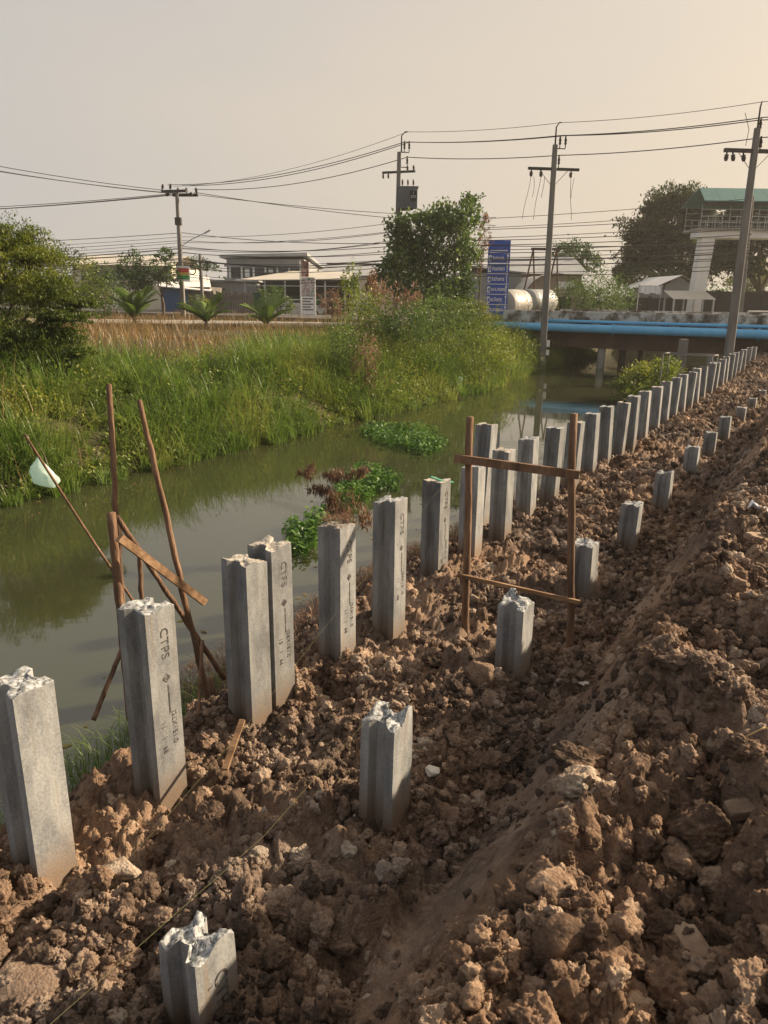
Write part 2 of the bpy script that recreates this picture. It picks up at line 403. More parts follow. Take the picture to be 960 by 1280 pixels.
m_ink = surf('worn_ink', [(.42, (.055, .05, .05)), (.56, (.10, .095, .09)), (.64, (.25, .245, .235))], 30, .85, 0, coord='World')
m_pole_conc = surf('utility_pole_concrete', [(.3, (.12, .115, .108)), (.7, (.24, .228, .212))], 2, .9, .3, 30, .01, stretch=(1, 1, .2))
m_steel_dark = plain('dark_steel', (.055, .05, .047), .55, .3)
m_galv = plain('galvanised_steel', (.36, .37, .38), .45, .6)
m_wire = plain('cable_black', (.035, .032, .03), .6)
m_wood = surf('weathered_pole_wood', [(.25, (.055, .032, .021)), (.48, (.15, .088, .054)), (.75, (.29, .185, .12))], 14, .9, .9, 60, .012, stretch=(1, 1, .18))
m_plank = surf('sawn_timber', [(.3, (.09, .052, .03)), (.5, (.21, .125, .068)), (.7, (.34, .22, .13))], 16, .85, .7, 60, .006, stretch=(.15, 1, 1))
m_bark = surf('bark', [(.3, (.07, .052, .036)), (.7, (.17, .13, .09))], 7, .95, .6, 30, .02, stretch=(1, 1, .3))
m_blue = surf('blue_painted_pipe', [(.3, (.10, .38, .66)), (.7, (.16, .48, .76))], 1.5, .42, .05, 20, .01)
m_parapet = surf('weathered_parapet', [(.38, (.075, .065, .055)), (.47, (.25, .23, .20)), (.55, (.52, .51, .49))], 1.6, .9, .3, 18, .02, coord='World', detail=9)
m_girder = surf('rusty_girder', [(.3, (.05, .032, .024)), (.7, (.125, .075, .05))], .9, .9, .3, 14, .02, coord='World')
m_concrete = surf('plain_concrete', [(.3, (.22, .21, .19)), (.7, (.36, .34, .31))], 1.2, .9, .3, 20, .01)
m_white = surf('white_paint', [(.3, (.66, .64, .61)), (.7, (.80, .79, .76))], 1.1, .6, .05, 20, .01)
m_cream = plain('cream_wall', (.58, .53, .44), .8, 0, .1, 1)
m_greywall = surf('grey_render', [(.3, (.25, .26, .27)), (.7, (.34, .35, .36))], .6, .85, .1, 12, .02)
m_darkopen = plain('dark_interior', (.030, .030, .030), .9)
m_glass = surf('window_glass', [(.3, (.03, .035, .04)), (.7, (.07, .08, .085))], .4, .12, 0, spec=.6)
m_roofpale = surf('pale_roof_sheet', [(.3, (.42, .39, .33)), (.7, (.56, .53, .46))], .5, .55, .05, 8, .02)
m_roofgrey = surf('grey_roof_sheet', [(.3, (.24, .25, .26)), (.7, (.36, .37, .38))], .4, .5, .05, 8, .02)
m_roofbrown = surf('brown_roof_sheet', [(.3, (.26, .20, .15)), (.7, (.38, .31, .25))], .5, .6, .05, 8, .02)
m_roofgreen = surf('green_roof_tile', [(.3, (.045, .125, .125)), (.7, (.075, .175, .17))], .8, .5, .05, 12, .02)
m_corr = surf('corrugated_sheet', [(.3, (.26, .27, .27)), (.7, (.38, .385, .375))], .6, .5, .05, 8, .02)
m_timber_grey = surf('old_fence_timber', [(.3, (.08, .07, .06)), (.7, (.18, .16, .14))], 1.4, .9, .2, 14, .02)
m_darkwall = surf('dark_boundary_wall', [(.3, (.035, .033, .034)), (.7, (.065, .06, .06))], .5, .85, .2, 10, .02)
m_greenpaint = plain('green_painted_sheet', (.03, .12, .065), .6)
m_signblue = plain('blue_sign_panel', (.022, .08, .42), .4, 0, .08, 2)
m_signwhite = plain('sign_white', (.78, .78, .78), .5)
m_red = plain('sign_red', (.50, .06, .045), .5)
m_yellow = plain('sign_yellow', (.62, .45, .05), .5)
m_signgreen = plain('sign_green', (.05, .33, .09), .5)
m_poster = surf('poster_print', [(.35, (.10, .22, .12)), (.45, (.62, .60, .58)), (.55, (.30, .18, .20)), (.65, (.70, .70, .68))], 2.2, .5, 0, detail=3)
m_tank = surf('white_tank', [(.3, (.30, .28, .25)), (.7, (.46, .44, .40))], .8, .45, .05, 12, .02)
m_carpaint = plain('silver_car_paint', (.38, .39, .41), .3, .4)
m_tyre = plain('tyre_rubber', (.03, .03, .03), .9)
m_cloth = plain('white_cloth', (.72, .73, .76), .9)
m_string = plain('yellow_green_string', (.17, .16, .07), .9)
m_rope = plain('green_rope', (.05, .22, .15), .8)
m_straw = surf('dry_straw', [(.3, (.09, .065, .045)), (.7, (.24, .18, .115))], 4, .95, 0, coord='World')

m_grass = leaf_mat('lush_grass', (.050, .090, .018), (.130, .205, .045), (.27, .29, .08), .45, .46)
m_drygrass = leaf_mat('dry_grass', (.085, .095, .030), (.20, .125, .055), (.33, .22, .105), .22, .35)
m_leafdark = leaf_mat('dark_leaves', (0.022, 0.045, 0.014), (0.055, 0.1, 0.03), (0.1, 0.15, 0.045), .5)
m_leafmid = leaf_mat('mid_leaves', (0.035, 0.068, 0.016), (0.085, 0.14, 0.034), (0.15, 0.2, 0.055), .7)
m_leafyel = leaf_mat('yellow_green_leaves', (.055, .085, .014), (.15, .20, .034), (.30, .29, .055), .6)
m_leafolive = leaf_mat('olive_leaves', (.030, .052, .010), (.105, .145, .024), (.23, .23, .045), .5)
m_leafbrown = leaf_mat('withered_leaves', (.085, .05, .032), (.19, .115, .075), (.30, .20, .13), .8)
m_leafrain = leaf_mat('rain_tree_leaves', (.022, .032, .012), (.052, .068, .022), (.095, .105, .035), .25, .3)
m_palm = leaf_mat('palm_leaves', (.06, .10, .02), (.14, .21, .055), (.27, .31, .10), .8)
m_hyacinth = leaf_mat('hyacinth_leaves', (.028, .07, .014), (.075, .155, .030), (.14, .24, .055), 2.5, .3)

def water_material():
    m, nt, new, link, b = _mat('canal_water')
    b.inputs['Base Color'].default_value = (.036, .040, .019, 1)
    b.inputs['Roughness'].default_value = .035; b.inputs['IOR'].default_value = 1.85
    b.inputs['Specular IOR Level'].default_value = .5
    pos = new('ShaderNodeNewGeometry').outputs['Position']
    mp = new('ShaderNodeMapping'); mp.inputs['Rotation'].default_value = (0, 0, -ROT_ROW); mp.inputs['Scale'].default_value = (1, 2.2, 1); link(pos, mp.inputs['Vector'])
    n1 = new('ShaderNodeTexNoise'); n1.inputs['Scale'].default_value = .9; n1.inputs['Detail'].default_value = 5; link(mp.outputs[0], n1.inputs['Vector'])
    n2 = new('ShaderNodeTexNoise'); n2.inputs['Scale'].default_value = .25; link(mp.outputs[0], n2.inputs['Vector'])
    ml = new('ShaderNodeMath'); ml.operation = 'MULTIPLY'; link(n1.outputs['Fac'], ml.inputs[0]); link(n2.outputs['Fac'], ml.inputs[1])
    bp = new('ShaderNodeBump'); bp.inputs['Strength'].default_value = .07; bp.inputs['Distance'].default_value = .05
    link(ml.outputs[0], bp.inputs['Height']); link(bp.outputs['Normal'], b.inputs['Normal'])
    return m
m_water = water_material()

# ================================================================== THE SETTING
def grid_mesh(name, ss, nn, zf, mat, smooth=True):
    S, Nn = np.meshgrid(ss, nn, indexing='ij')
    Zv = zf(S.ravel(), Nn.ravel())
    X = S.ravel() * U[0] + Nn.ravel() * N[0]; Y = S.ravel() * U[1] + Nn.ravel() * N[1]
    a, b = len(ss), len(nn)
    i = (np.arange(a - 1)[:, None] * b + np.arange(b - 1)[None, :]).ravel()
    F = np.stack([i, i + b, i + b + 1, i + 1], 1)
    return raw(name, np.stack([X, Y, Zv], 1), F, mat, smooth=smooth)
# one ground sheet that reaches the horizon, with the canal cut into it
ss = np.unique(np.concatenate([np.linspace(-1500, -60, 12), np.arange(-60, 120, 1.5), np.linspace(121, 2500, 20)]))
nn = np.unique(np.concatenate([np.linspace(-1500, -20, 14), np.arange(-20, 3, 1.0), np.arange(3, 16, .3), np.arange(16, 60, 2.0), np.linspace(62, 2500, 20)]))
tag(grid_mesh('ground', ss, nn, land_z, m_land), kind='structure')
# the dug earth bank with the raised heap, finer where it is close
ss = [-1.5]
while ss[-1] < 46: ss.append(ss[-1] + .0085 + .0066 * max(0, ss[-1] - 1.3))
nn = np.concatenate([np.arange(-8, -2.0, .12), np.arange(-2.0, -.6, .03), np.arange(-.6, 3.4, .0095), np.arange(3.4, 4.2, .016), np.arange(4.2, 6.4, .05)])
tag(grid_mesh('soil_bank', np.array(ss), nn, soil_z, m_soil), kind='structure')
# canal water
wv = [(*XY(s, n), WATER_Z) for s, n in ((-120, 2.5), (160, 2.5), (160, 15.0), (-120, 15.0))]
tag(MB().add(wv, [(0, 1, 2, 3)]).build('canal_water', m_water), kind='structure')
# dirt clearing and the road that crosses the bridge
BR_A, BR_B = np.array([7.4, 41.1]), np.array([18.2, 33.5])          # the near face of the bridge, left and right
BD = (BR_B - BR_A) / np.linalg.norm(BR_B - BR_A); BN = np.array([-BD[1], BD[0]])       # along and away from the camera
def BP(t, d, z): q = BR_A + BD * t + BN * d; return (q[0], q[1], z)   # t metres from the left end, d behind the face
ROAD_Z = 1.32
rd = MB()
def strip(mb, t0, t1, d0, d1, z0, z1):
    P = [BP(t0, d0, z1), BP(t1, d0, z1), BP(t1, d1, z1), BP(t0, d1, z1), BP(t0, d0, z0), BP(t1, d0, z0), BP(t1, d1, z0), BP(t0, d1, z0)]
    return mb.add(P, [(0, 1, 2, 3), (4, 7, 6, 5), (0, 4, 5, 1), (1, 5, 6, 2), (2, 6, 7, 3), (3, 7, 4, 0)])
strip(rd, -130, -1.2, .6, 8.4, .2, ROAD_Z - .06); strip(rd, 17.5, 120, .6, 8.4, .2, ROAD_Z - .06)
tag(rd.build('road', m_road), kind='structure')
c0 = at_z(30, 404, 1.0)
dt = MB(); pts = []
for k in range(40):
    a = 2 * PI * k / 40; rr = 1 + .14 * math.sin(3 * a + 1) + .08 * math.sin(7 * a)
    pts.append((-16 + 17 * rr * math.cos(a), 42.5 + 3.6 * rr * math.sin(a), 1.20))
dt.add(pts + [(-16, 42.5, 1.22)], [(k, (k + 1) % 40, 40) for k in range(40)])
tag(dt.build('dirt_clearing', m_dirt), kind='structure')

# ================================================================== SOIL CLODS
def ico(sub):
    t = (1 + 5 ** .5) / 2
    V = [(-1, t, 0), (1, t, 0), (-1, -t, 0), (1, -t, 0), (0, -1, t), (0, 1, t), (0, -1, -t), (0, 1, -t), (t, 0, -1), (t, 0, 1), (-t, 0, -1), (-t, 0, 1)]
    F = [(0, 11, 5), (0, 5, 1), (0, 1, 7), (0, 7, 10), (0, 10, 11), (1, 5, 9), (5, 11, 4), (11, 10, 2), (10, 7, 6), (7, 1, 8), (3, 9, 4), (3, 4, 2), (3, 2, 6), (3, 6, 8), (3, 8, 9), (4, 9, 5), (2, 4, 11), (6, 2, 10), (8, 6, 7), (9, 8, 1)]
    V = [tuple(np.array(v) / np.linalg.norm(v)) for v in V]
    for _ in range(sub):
        c = {}; G = []
        def mid(a, b):
            k = (min(a, b), max(a, b))
            if k not in c:
                m = np.array(V[a]) + np.array(V[b]); V.append(tuple(m / np.linalg.norm(m))); c[k] = len(V) - 1
            return c[k]
        for a, b, d in F:
            x, y, z = mid(a, b), mid(b, d), mid(d, a); G += [(a, x, z), (b, y, x), (d, z, y), (x, y, z)]
        F = G
    return np.array(V), np.array(F, int)
ICO = {k: ico(k) for k in (1, 2, 3, 4)}
def clod_verts(seed, sub, rough=.16, planes=9):
    """a broken lump: random cutting planes plus fractal crumbling"""
    r_ = np.random.default_rng(seed); V, F = ICO[sub]
    P = r_.normal(size=(planes, 3)); P /= np.linalg.norm(P, axis=1)[:, None]; d = r_.uniform(.62, 1.0, planes)
    c = V @ P.T
    rad = np.min(np.where(c > .08, d / np.maximum(c, .08), 9), axis=1)
    rad = np.minimum(rad, 1.15)
    o = r_.uniform(0, 50, 3)
    rad = rad * (1 + rough * fbm(V[:, 0] * 2.2 + o[0], V[:, 1] * 2.2 + o[1], V[:, 2] * 2.2 + o[2], seed, 5 if sub > 2 else 3, .6))
    if sub > 1:
        q = 6.5; rad = rad * (1 - rough * .55 * np.abs(fbm(V[:, 0] * q + o[1], V[:, 1] * q + o[2], V[:, 2] * q + o[0], seed + 40, 3, .6)))
    W = V * rad[:, None] * np.array([r_.uniform(.85, 1.25), r_.uniform(.75, 1.1), r_.uniform(.6, .95)])
    return W, F
def clod_mesh(name, seed, sub, mat, **k):
    W, F = clod_verts(seed, sub, **k)
    o = raw(name, W, F, mat, smooth=True); me = o.data
    bpy.data.objects.remove(o); return me
big_meshes = [clod_mesh('soil_clod', 100 + k, 4, m_clod, rough=.2) for k in range(14)]
small_meshes = [clod_mesh('soil_crumb', 200 + k, 3, m_clod, rough=.24) for k in range(12)]
ZONES = {'heap': ('tan brown soil clod lying on the raised earth heap beside the low piles', 'soil clods on the raised heap'),
         'strip': ('brown soil clod lying in the strip between the tall and the low piles', 'soil clods between the two rows of piles'),
         'shore': ('dark soil clod on the canal side of the tall pile row', 'soil clods on the canal side')}
def place_clod(s, n, size, me=None, label=None, group=None, sink=.25, name='soil_clod', cat='soil clod', mat=None):
    me = me or big_meshes[rng.integers(len(big_meshes))]
    z = float(soil_z(s, n))
    o = bpy.data.objects.new(name, me); col.objects.link(o)
    o.location = (*XY(s, n), z + size * (.5 - sink)); o.scale = (size,) * 3
    o.rotation_euler = tuple(rng.uniform(-.5, .5, 2)) + (float(rng.uniform(0, 6.28)),)
    zk = 'heap' if n < 1.25 else ('strip' if n < 2.9 else 'shore')
    return tag(o, label or ZONES[zk][0], cat, group or ZONES[zk][1])
pile_spots = []      # filled below, kept clear of clods
# ------------------------------------------------------------------ piles
W_PILE = .192
def pile_outline(w):
    h = w / 2; c, a, b = .25 * w, .28 * w, .13 * w
    q = [(h, c), (h, h), (-h, h), (-h, c), (-a, b), (-a, -b), (-h, -c), (-h, -h), (h, -h), (h, -c), (a, -b), (a, b)]
    out = []
    for i in range(len(q)):
        p0, p1 = np.array(q[i]), np.array(q[(i + 1) % len(q)])
        k = max(1, int(round(np.linalg.norm(p1 - p0) / (w * .12))))
        for j in range(k): out.append(p0 + (p1 - p0) * j / k)
    return np.array(out)
def pile_mesh(top, seed, w=W_PILE, broken=.03, below=.55, capmat=None, chip=.35):
    r_ = np.random.default_rng(seed); q = pile_outline(w); n = len(q)
    levels = [-below, 0, top * .33, top * .66, top - .14, top - .075, top - .03, top]
    ph = r_.uniform(0, 40)
    edge = fbm(q[:, 0] / w * 2.2 + ph, q[:, 1] / w * 2.2, None, seed, 3, .4)
    tilt = (q @ r_.normal(size=2)) / w * .5
    dz_top = broken * (edge * .9 + tilt)
    corner = np.clip((np.abs(q[:, 0]) + np.abs(q[:, 1])) / w - .78, 0, 1) / .22
    V = []; mi = []
    for i, z in enumerate(levels):
        f = 1.0
        k = max(0, (i - 3) / 4)
        pts = q.copy()
        # chipped arrises near the broken top
        if i >= 4:
            amt = chip * broken * 5 * k * np.clip(corner * .8 + .25 * (edge > .25), 0, 1) * np.clip(.4 + edge, 0, 1)
            pts = pts * (1 - amt)[:, None]
        if i in (1, 2, 3):
            pts = pts * (1 - .006 * np.clip(fbm(q[:, 0] * 60 + z * 9, q[:, 1] * 60, None, seed + i, 2), 0, 1) * corner)[:, None]
        zz = z + (dz_top * k if i >= 4 else 0)
        V.append(np.column_stack([pts, np.full(n, 1.0) * zz]))
    for f in (.93, .82, .7, .57, .44, .3, .15):
        pts = V[7][:, :2] * f
        V.append(np.column_stack([pts, top + broken * ((edge * .9 + tilt) * f ** 1.5 + .42 * fbm(pts[:, 0] / w * 5 + ph, pts[:, 1] / w * 5, None, seed + 9, 4, .6))]))
    V.append(np.array([[0, 0, V[-1][:, 2].mean()]]))
    nl = len(levels) + 7
    F = []; M = []
    for i in range(nl - 1):
        for j in range(n):
            F.append((i * n + j, i * n + (j + 1) % n, (i + 1) * n + (j + 1) % n, (i + 1) * n + j)); M.append(1 if i >= 7 else 0)
    for j in range(n): F.append(((nl - 1) * n + j, (nl - 1) * n + (j + 1) % n, nl * n)); M.append(1)
    me = bpy.data.meshes.new('concrete_pile')
    me.from_pydata([tuple(p) for p in np.concatenate(V)], [], F)
    me.materials.append(m_pile); me.materials.append(capmat or m_cap); me.polygons.foreach_set('material_index', M); me.polygons.foreach_set('use_smooth', [q == 1 for q in M]); me.update()
    return me
def lettering(parent, text, size, x, z, w, name='lettering', second=None):
    """ink stencil reading downwards on the flat face towards the heap"""
    cu = bpy.data.curves.new(name, 'FONT'); cu.body = text; cu.size = size; cu.extrude = .0006; cu.align_x = 'LEFT'; cu.space_character = 1.05
    to = bpy.data.objects.new(name, cu); col.objects.link(to)
    dg = bpy.context.evaluated_depsgraph_get(); me = bpy.data.meshes.new_from_object(to.evaluated_get(dg)); bpy.data.objects.remove(to)
    me.materials.clear(); me.materials.append(m_ink)
    o = bpy.data.objects.new(name, me); col.objects.link(o); o.parent = parent
    M3 = Matrix(((0, 1, 0), (0, 0, -1), (-1, 0, 0)))         # text x -> down, text up -> along the row
    o.matrix_local = Matrix.Translation((x, -w / 2 - .0018, z)) @ M3.to_4x4()
    return o
def mark(parent, shape, x, z, w, name):
    mb = MB(); y = -w / 2 - .0022
    mb.add([(x + a, y, z + b) for a, b in shape] + [(x + a, y + .0018, z + b) for a, b in shape], [tuple(range(len(shape))), tuple(range(len(shape), 2 * len(shape)))[::-1]])
    return mb.build(name, m_ink, parent)
def add_pile(px, py, n, label, group, seed, broken=.03, capmat=None, text=None, lean=(0, 0), w=W_PILE, ds=0.0, s_z=None):
    p = at_n(px, py, n) if s_z is None else np.array([*XY(s_z[0], n), s_z[1]])
    s, _ = SN(p); s += ds
    g = float(bank_profile(s, n)); top = p[2] - g
    x, y = XY(s, n)
    o = bpy.data.objects.new('concrete_pile', pile_mesh(top, seed, w, broken, capmat=capmat)); col.objects.link(o)
    o.location = (x, y, g); o.rotation_euler = (R(lean[0]), R(lean[1]), ROT_ROW + R(rng.uniform(-2, 2)))
    tag(o, label, 'concrete pile', group); pile_spots.append((s, n))
    if text:
        t1, t2 = text; d = .085 + broken
        lettering(o, 'CTPS', .072, -.008, top - d, w)
        cz = top - d - .275
        q = .026
        dm = [(0, q), (q, 0), (0, -q), (-q, 0)]; dn = [(a * .55, b * .55) for a, b in dm]
        mb = MB(); yy = -w / 2 - .0024
        mb.add([(.01 + a, yy, cz + b) for a, b in dm + dn], [(k, (k + 1) % 4, 4 + (k + 1) % 4, 4 + k) for k in range(4)]); mb.add([(.01 + a * .4, yy, cz + b * .4) for a, b in dm], [(0, 1, 2, 3)])
        mb.build('diamond_mark', m_ink, o)
        mark(o, [(-.004, .0), (.004, .0), (.004, -.17), (-.004, -.17)], .018, cz - .04, w, 'printed_line')
        zc = cz - .23
        for tok in t1.split():
            lettering(o, tok, .042, -.045, zc, w, 'date_lettering'); zc -= .028 * len(tok) + .03
        lettering(o, t2, .044, .028, cz - .20, w, 'size_lettering')
    return o
GT, GL = 'tall concrete piles along the canal edge', 'low concrete piles behind the tall row'
add_pile(24, 851, 2.78, 'tall grey concrete pile with bare flat face, at the row end by the bagged pole', GT, 1, .018)
add_pile(182, 757, 2.76, 'tall concrete pile with dark stencilled letters standing in front of the wooden brace', GT, 2, .018, text=('11 1 68', 'I26X151.0'))
add_pile(305, 700, 2.84, 'tall concrete pile with chipped top touching its lettered twin', GT, 3, .02, m_capd)
add_pile(305, 693, 2.84, 'lettered tall concrete pile standing directly against another pile', GT, 4, .014, m_capd, ds=.235, text=('13 1 68', 'I26X151.0'))
add_pile(421, 656, 2.82, 'tall concrete pile with dry straw caught on its top', GT, 5, .015, m_capd, text=('11 1 68', 'I26X151.0'))
add_pile(488, 624, 2.72, 'tall white-topped concrete pile between the straw-topped and the green-roped piles', GT, 6, .012, text=('11 1 68', 'I26X151.0'))
add_pile(546, 600, 2.98, 'tall concrete pile with a green rope tied at its top', GT, 7, .008, m_capd, text=('11 1 68', 'I26X151.0'))
add_pile(592, 583, 3.0, 'shorter concrete pile seen through the wooden batter frame beside its left post'.replace('left ', ''), GT, 8, .012)
add_pile(604, 530, 3.3, 'higher concrete pile rising behind the batter frame post', GT, 9, .015, m_capd, lean=(2, 0))
far = [(631, 562, 2.95), (663, 548, 2.98), (693, 535, 2.98), (719, 527, 3.0), (742, 517, 3.0), (761, 508, 3.0), (778, 503, 3.0), (793, 495, 3.0), (808, 489, 3.0), (823, 483, 3.0)]
for k, (px, py, n) in enumerate(far):
    if k < 4: lb = 'tall concrete pile framed by the two posts of the batter board'
    else: lb = 'tall grey concrete pile in the row between the batter board and the shore bush'
    add_pile(px, py, n, lb, GT, 20 + k, .009, None if k % 3 else m_capd, lean=(rng.uniform(-2, 2), rng.uniform(-1.8, 1.8)))
add_pile(803, 498, 3.05, 'short concrete pile squeezed between taller piles beside the shore bush', GT, 40, .012, m_capd)
vfar = [(834.5, 477), (845, 472), (856, 468), (865, 465), (873, 460.5), (881, 458), (890, 454), (896, 453), (904, 449), (909, 446), (915, 442.5), (920, 440.5), (925, 439), (931, 437), (937, 434.5), (943, 433.5)]
for k, (px, py) in enumerate(vfar):
    add_pile(px, py, 3.0 + .005 * k, 'tall grey concrete pile in the crowded end of the row by the bridge', GT, 50 + k, .009, None if k % 4 else m_capd, lean=(rng.uniform(-2, 2), rng.uniform(-1.8, 1.8)))
lows = [(247, 1172, 'low concrete pile with jagged white chipped top, close beside the scooped heap foot', .07), (482, 893, 'low concrete pile with a white lump on its top beside the chalky rubble piece', .055),
        (646, 751, 'low concrete pile standing between the posts of the wooden batter board', .05), (733, 678, 'low concrete pile just behind the batter board post', .03),
        (789, 629, 'low concrete pile with a clean bright flange, second behind the batter board', .025), (831, 591, 'low concrete pile with a tilted top at the foot of the heap', .03),
        (866, 559, 'small low concrete pile far along the heap', .03), (889, 540, 'small low concrete pile far along the heap', .02), (908, 521, 'small low concrete pile far along the heap', .02),
        (927, 509, 'small low concrete pile far along the heap', .02), (941, 498, 'small low concrete pile far along the heap', .02), (953, 488, 'small low concrete pile far along the heap', .02)]
for k, (px, py, lb, br) in enumerate(lows):
    o = add_pile(px, py, 1.65, lb, GL, 80 + k, br * .75, lean=(rng.uniform(-1.5, 1.5), rng.uniform(-1.5, 1.5)))
    if k == 0: lettering(o, 'CTPS', .085, -.012, (at_n(px, py, 1.65)[2] - o.location.z) - .10, W_PILE)

# ------------------------------------------------------------------ clods, after the piles so that they stay clear of them
PS = np.array(pile_spots)
def clear(s, n, r): return np.min(np.hypot(PS[:, 0] - s, PS[:, 1] - n)) > .11 + r
count = 0
spots = []
while count < 292:
    zone = rng.random()
    s = 1.0 + 11.5 * rng.random() ** 1.6
    if zone < .52: n = rng.uniform(-1.0, .95)
    elif zone < .9: n = rng.uniform(1.3, 2.75)
    else: n = rng.uniform(2.9, 3.9)
    if .75 < n < 1.15 and rng.random() < .8: continue
    size = .042 + .058 * rng.random() ** 2.2
    if s < 2.2: size = min(size, .075)
    if not clear(s, n, size): continue
    if any((s - a) ** 2 + (n - b) ** 2 < (.8 * (size + c)) ** 2 for a, b, c in spots): continue
    spots.append((s, n, size)); place_clod(s, n, size); count += 1
# everything smaller is uncountable rubble: points that carry small lumps
proto = bpy.data.collections.new('crumb_shapes')
for k, me in enumerate(small_meshes):
    o = bpy.data.objects.new('crumb_shape', me); proto.objects.link(o)
K, K2 = 100000, 17000
s = np.concatenate([.75 + 8.0 * rng.random(int(K * .74)) ** 1.45, 7.5 + 30 * rng.random(K - int(K * .74)) ** 1.5])
n = rng.uniform(-1.1, 4.4, K)
size = np.minimum(.0060 + .030 * rng.random(K) ** 3.6 + .0018 * np.maximum(s - 4, 0), .05)
# middling lumps, thickest on the heap and in loose drifts between the rows
s2 = .8 + 20 * rng.random(K2) ** 1.9; n2 = np.where(rng.random(K2) < .55, rng.uniform(-1.1, .75, K2), rng.uniform(1.1, 4.0, K2))
z2 = np.minimum(.018 + .042 * rng.random(K2) ** 2.4 + .0012 * np.maximum(s2 - 4, 0), .07)
s, n, size = np.concatenate([s, s2]), np.concatenate([n, n2]), np.concatenate([size, z2]); K = len(s)
keep = ~((n > .64) & (n < 1.16) & (rng.random(K) < .82) & (s < 11))
dens = vnoise(s * .9, n * .9, None, 91)
keep &= rng.random(K) < np.clip(np.where(n < .6, .85, .62) + 1.2 * dens, np.where(n < .6, .35, .10), 1)
for a, b in PS: keep &= np.hypot(s - a, n - b) > .10 + size
s, n, size = s[keep], n[keep], size[keep]
zz = soil_z(s, n) + size * .2
keep = zz > WATER_Z - .02
s, n, size, zz = s[keep], n[keep], size[keep], zz[keep]
pts = np.stack([s * U[0] + n * N[0], s * U[1] + n * N[1], zz], 1).astype(np.float32)
me = bpy.data.meshes.new('soil_crumbs'); me.vertices.add(len(pts)); me.vertices.foreach_set('co', pts.ravel())
a1 = me.attributes.new('scl', 'FLOAT', 'POINT'); a1.data.foreach_set('value', size.astype(np.float32))
a2 = me.attributes.new('rot', 'FLOAT_VECTOR', 'POINT'); a2.data.foreach_set('vector', rng.uniform(0, 6.28, (len(pts), 3)).astype(np.float32).ravel())
a3 = me.attributes.new('pick', 'INT', 'POINT'); a3.data.foreach_set('value', rng.integers(0, len(small_meshes), len(pts)).astype(np.int32))
me.update()
crumbs = bpy.data.objects.new('soil_crumbs', me); col.objects.link(crumbs)
tag(crumbs, 'loose brown soil crumbs and small lumps covering the bank', 'soil crumbs', kind='stuff')
ng = bpy.data.node_groups.new('scatter_crumbs', 'GeometryNodeTree')
ng.interface.new_socket('Geometry', in_out='INPUT', socket_type='NodeSocketGeometry'); ng.interface.new_socket('Geometry', in_out='OUTPUT', socket_type='NodeSocketGeometry')
gi, go = ng.nodes.new('NodeGroupInput'), ng.nodes.new('NodeGroupOutput')
ci = ng.nodes.new('GeometryNodeCollectionInfo'); ci.inputs['Collection'].default_value = proto; ci.inputs['Separate Children'].default_value = True; ci.inputs['Reset Children'].default_value = True
ip = ng.nodes.new('GeometryNodeInstanceOnPoints'); ip.inputs['Pick Instance'].default_value = True
def nattr(nm, dt):
    q = ng.nodes.new('GeometryNodeInputNamedAttribute'); q.data_type = dt; q.inputs['Name'].default_value = nm; return q.outputs['Attribute']
e2r = ng.nodes.new('FunctionNodeEulerToRotation')
ng.links.new(gi.outputs[0], ip.inputs['Points']); ng.links.new(ci.outputs[0], ip.inputs['Instance'])
ng.links.new(nattr('pick', 'INT'), ip.inputs['Instance Index']); ng.links.new(nattr('rot', 'FLOAT_VECTOR'), e2r.inputs[0]); ng.links.new(e2r.outputs[0], ip.inputs['Rotation'])
ng.links.new(nattr('scl', 'FLOAT'), ip.inputs['Scale']); ng.links.new(ip.outputs[0], go.inputs[0])
crumbs.modifiers.new('scatter', 'NODES').node_group = ng

# ================================================================== RUBBLE, SHARDS AND LITTER ON THE SOIL
def stone(px, py, z, size, label, mat, seed, flat=1.0, name='stone', cat='stone', group=None):
    p = at_z(px, py, z); s, n = SN(p)
    me = clod_mesh(name, seed, 3, mat, rough=.10, planes=7)
    o = bpy.data.objects.new(name, me); col.objects.link(o)
    o.scale = (size, size, size * flat); o.location = (p[0], p[1], float(soil_z(s, n)) + size * flat * .35)
    o.rotation_euler = (rng.uniform(-.3, .3), rng.uniform(-.3, .3), rng.uniform(0, 6))
    return tag(o, label, cat, group)
stone(540, 975, .05, .045, 'chalky cream rubble piece lying beside the low pile with the white lump', m_white_stone, 301, .6)
stone(824, 848, .85, .062, 'upright pale grey stone standing on the heap', m_stone, 302, 1.4)
stone(876, 822, .9, .065, 'blunt grey stone on the heap near the upright pale stone', m_stone, 303, 1.0)
stone(645, 800, .05, .03, 'small pale stone at the foot of the pile inside the batter board', m_stone, 304, .7)
stone(735, 812, .3, .04, 'whitish stone chip near the foot of the batter board post', m_white_stone, 305, .6)
stone(690, 1105, .9, .06, 'rounded brown stone half buried on the heap crest', m_clod, 306, .9)
stone(700, 1185, .9, .07, 'pointed tan stone leaning on the heap crest', m_clod, 307, 1.2)
stone(625, 668, .0, .15, 'big flat earth-covered boulder between the tall piles and batter board', m_clod, 308, .7)
stone(600, 870, .05, .11, 'big round brown clod lying alone in the trench between pile rows', m_clod, 309, .85)
stone(150, 1115, 0, .085, 'big orange-brown lump at the foot of the bare-faced pile', m_clod, 310, .9)
stone(40, 1235, 0, .12, 'huge orange-brown lump beside the string near the jagged pile', m_clod, 311, .7)
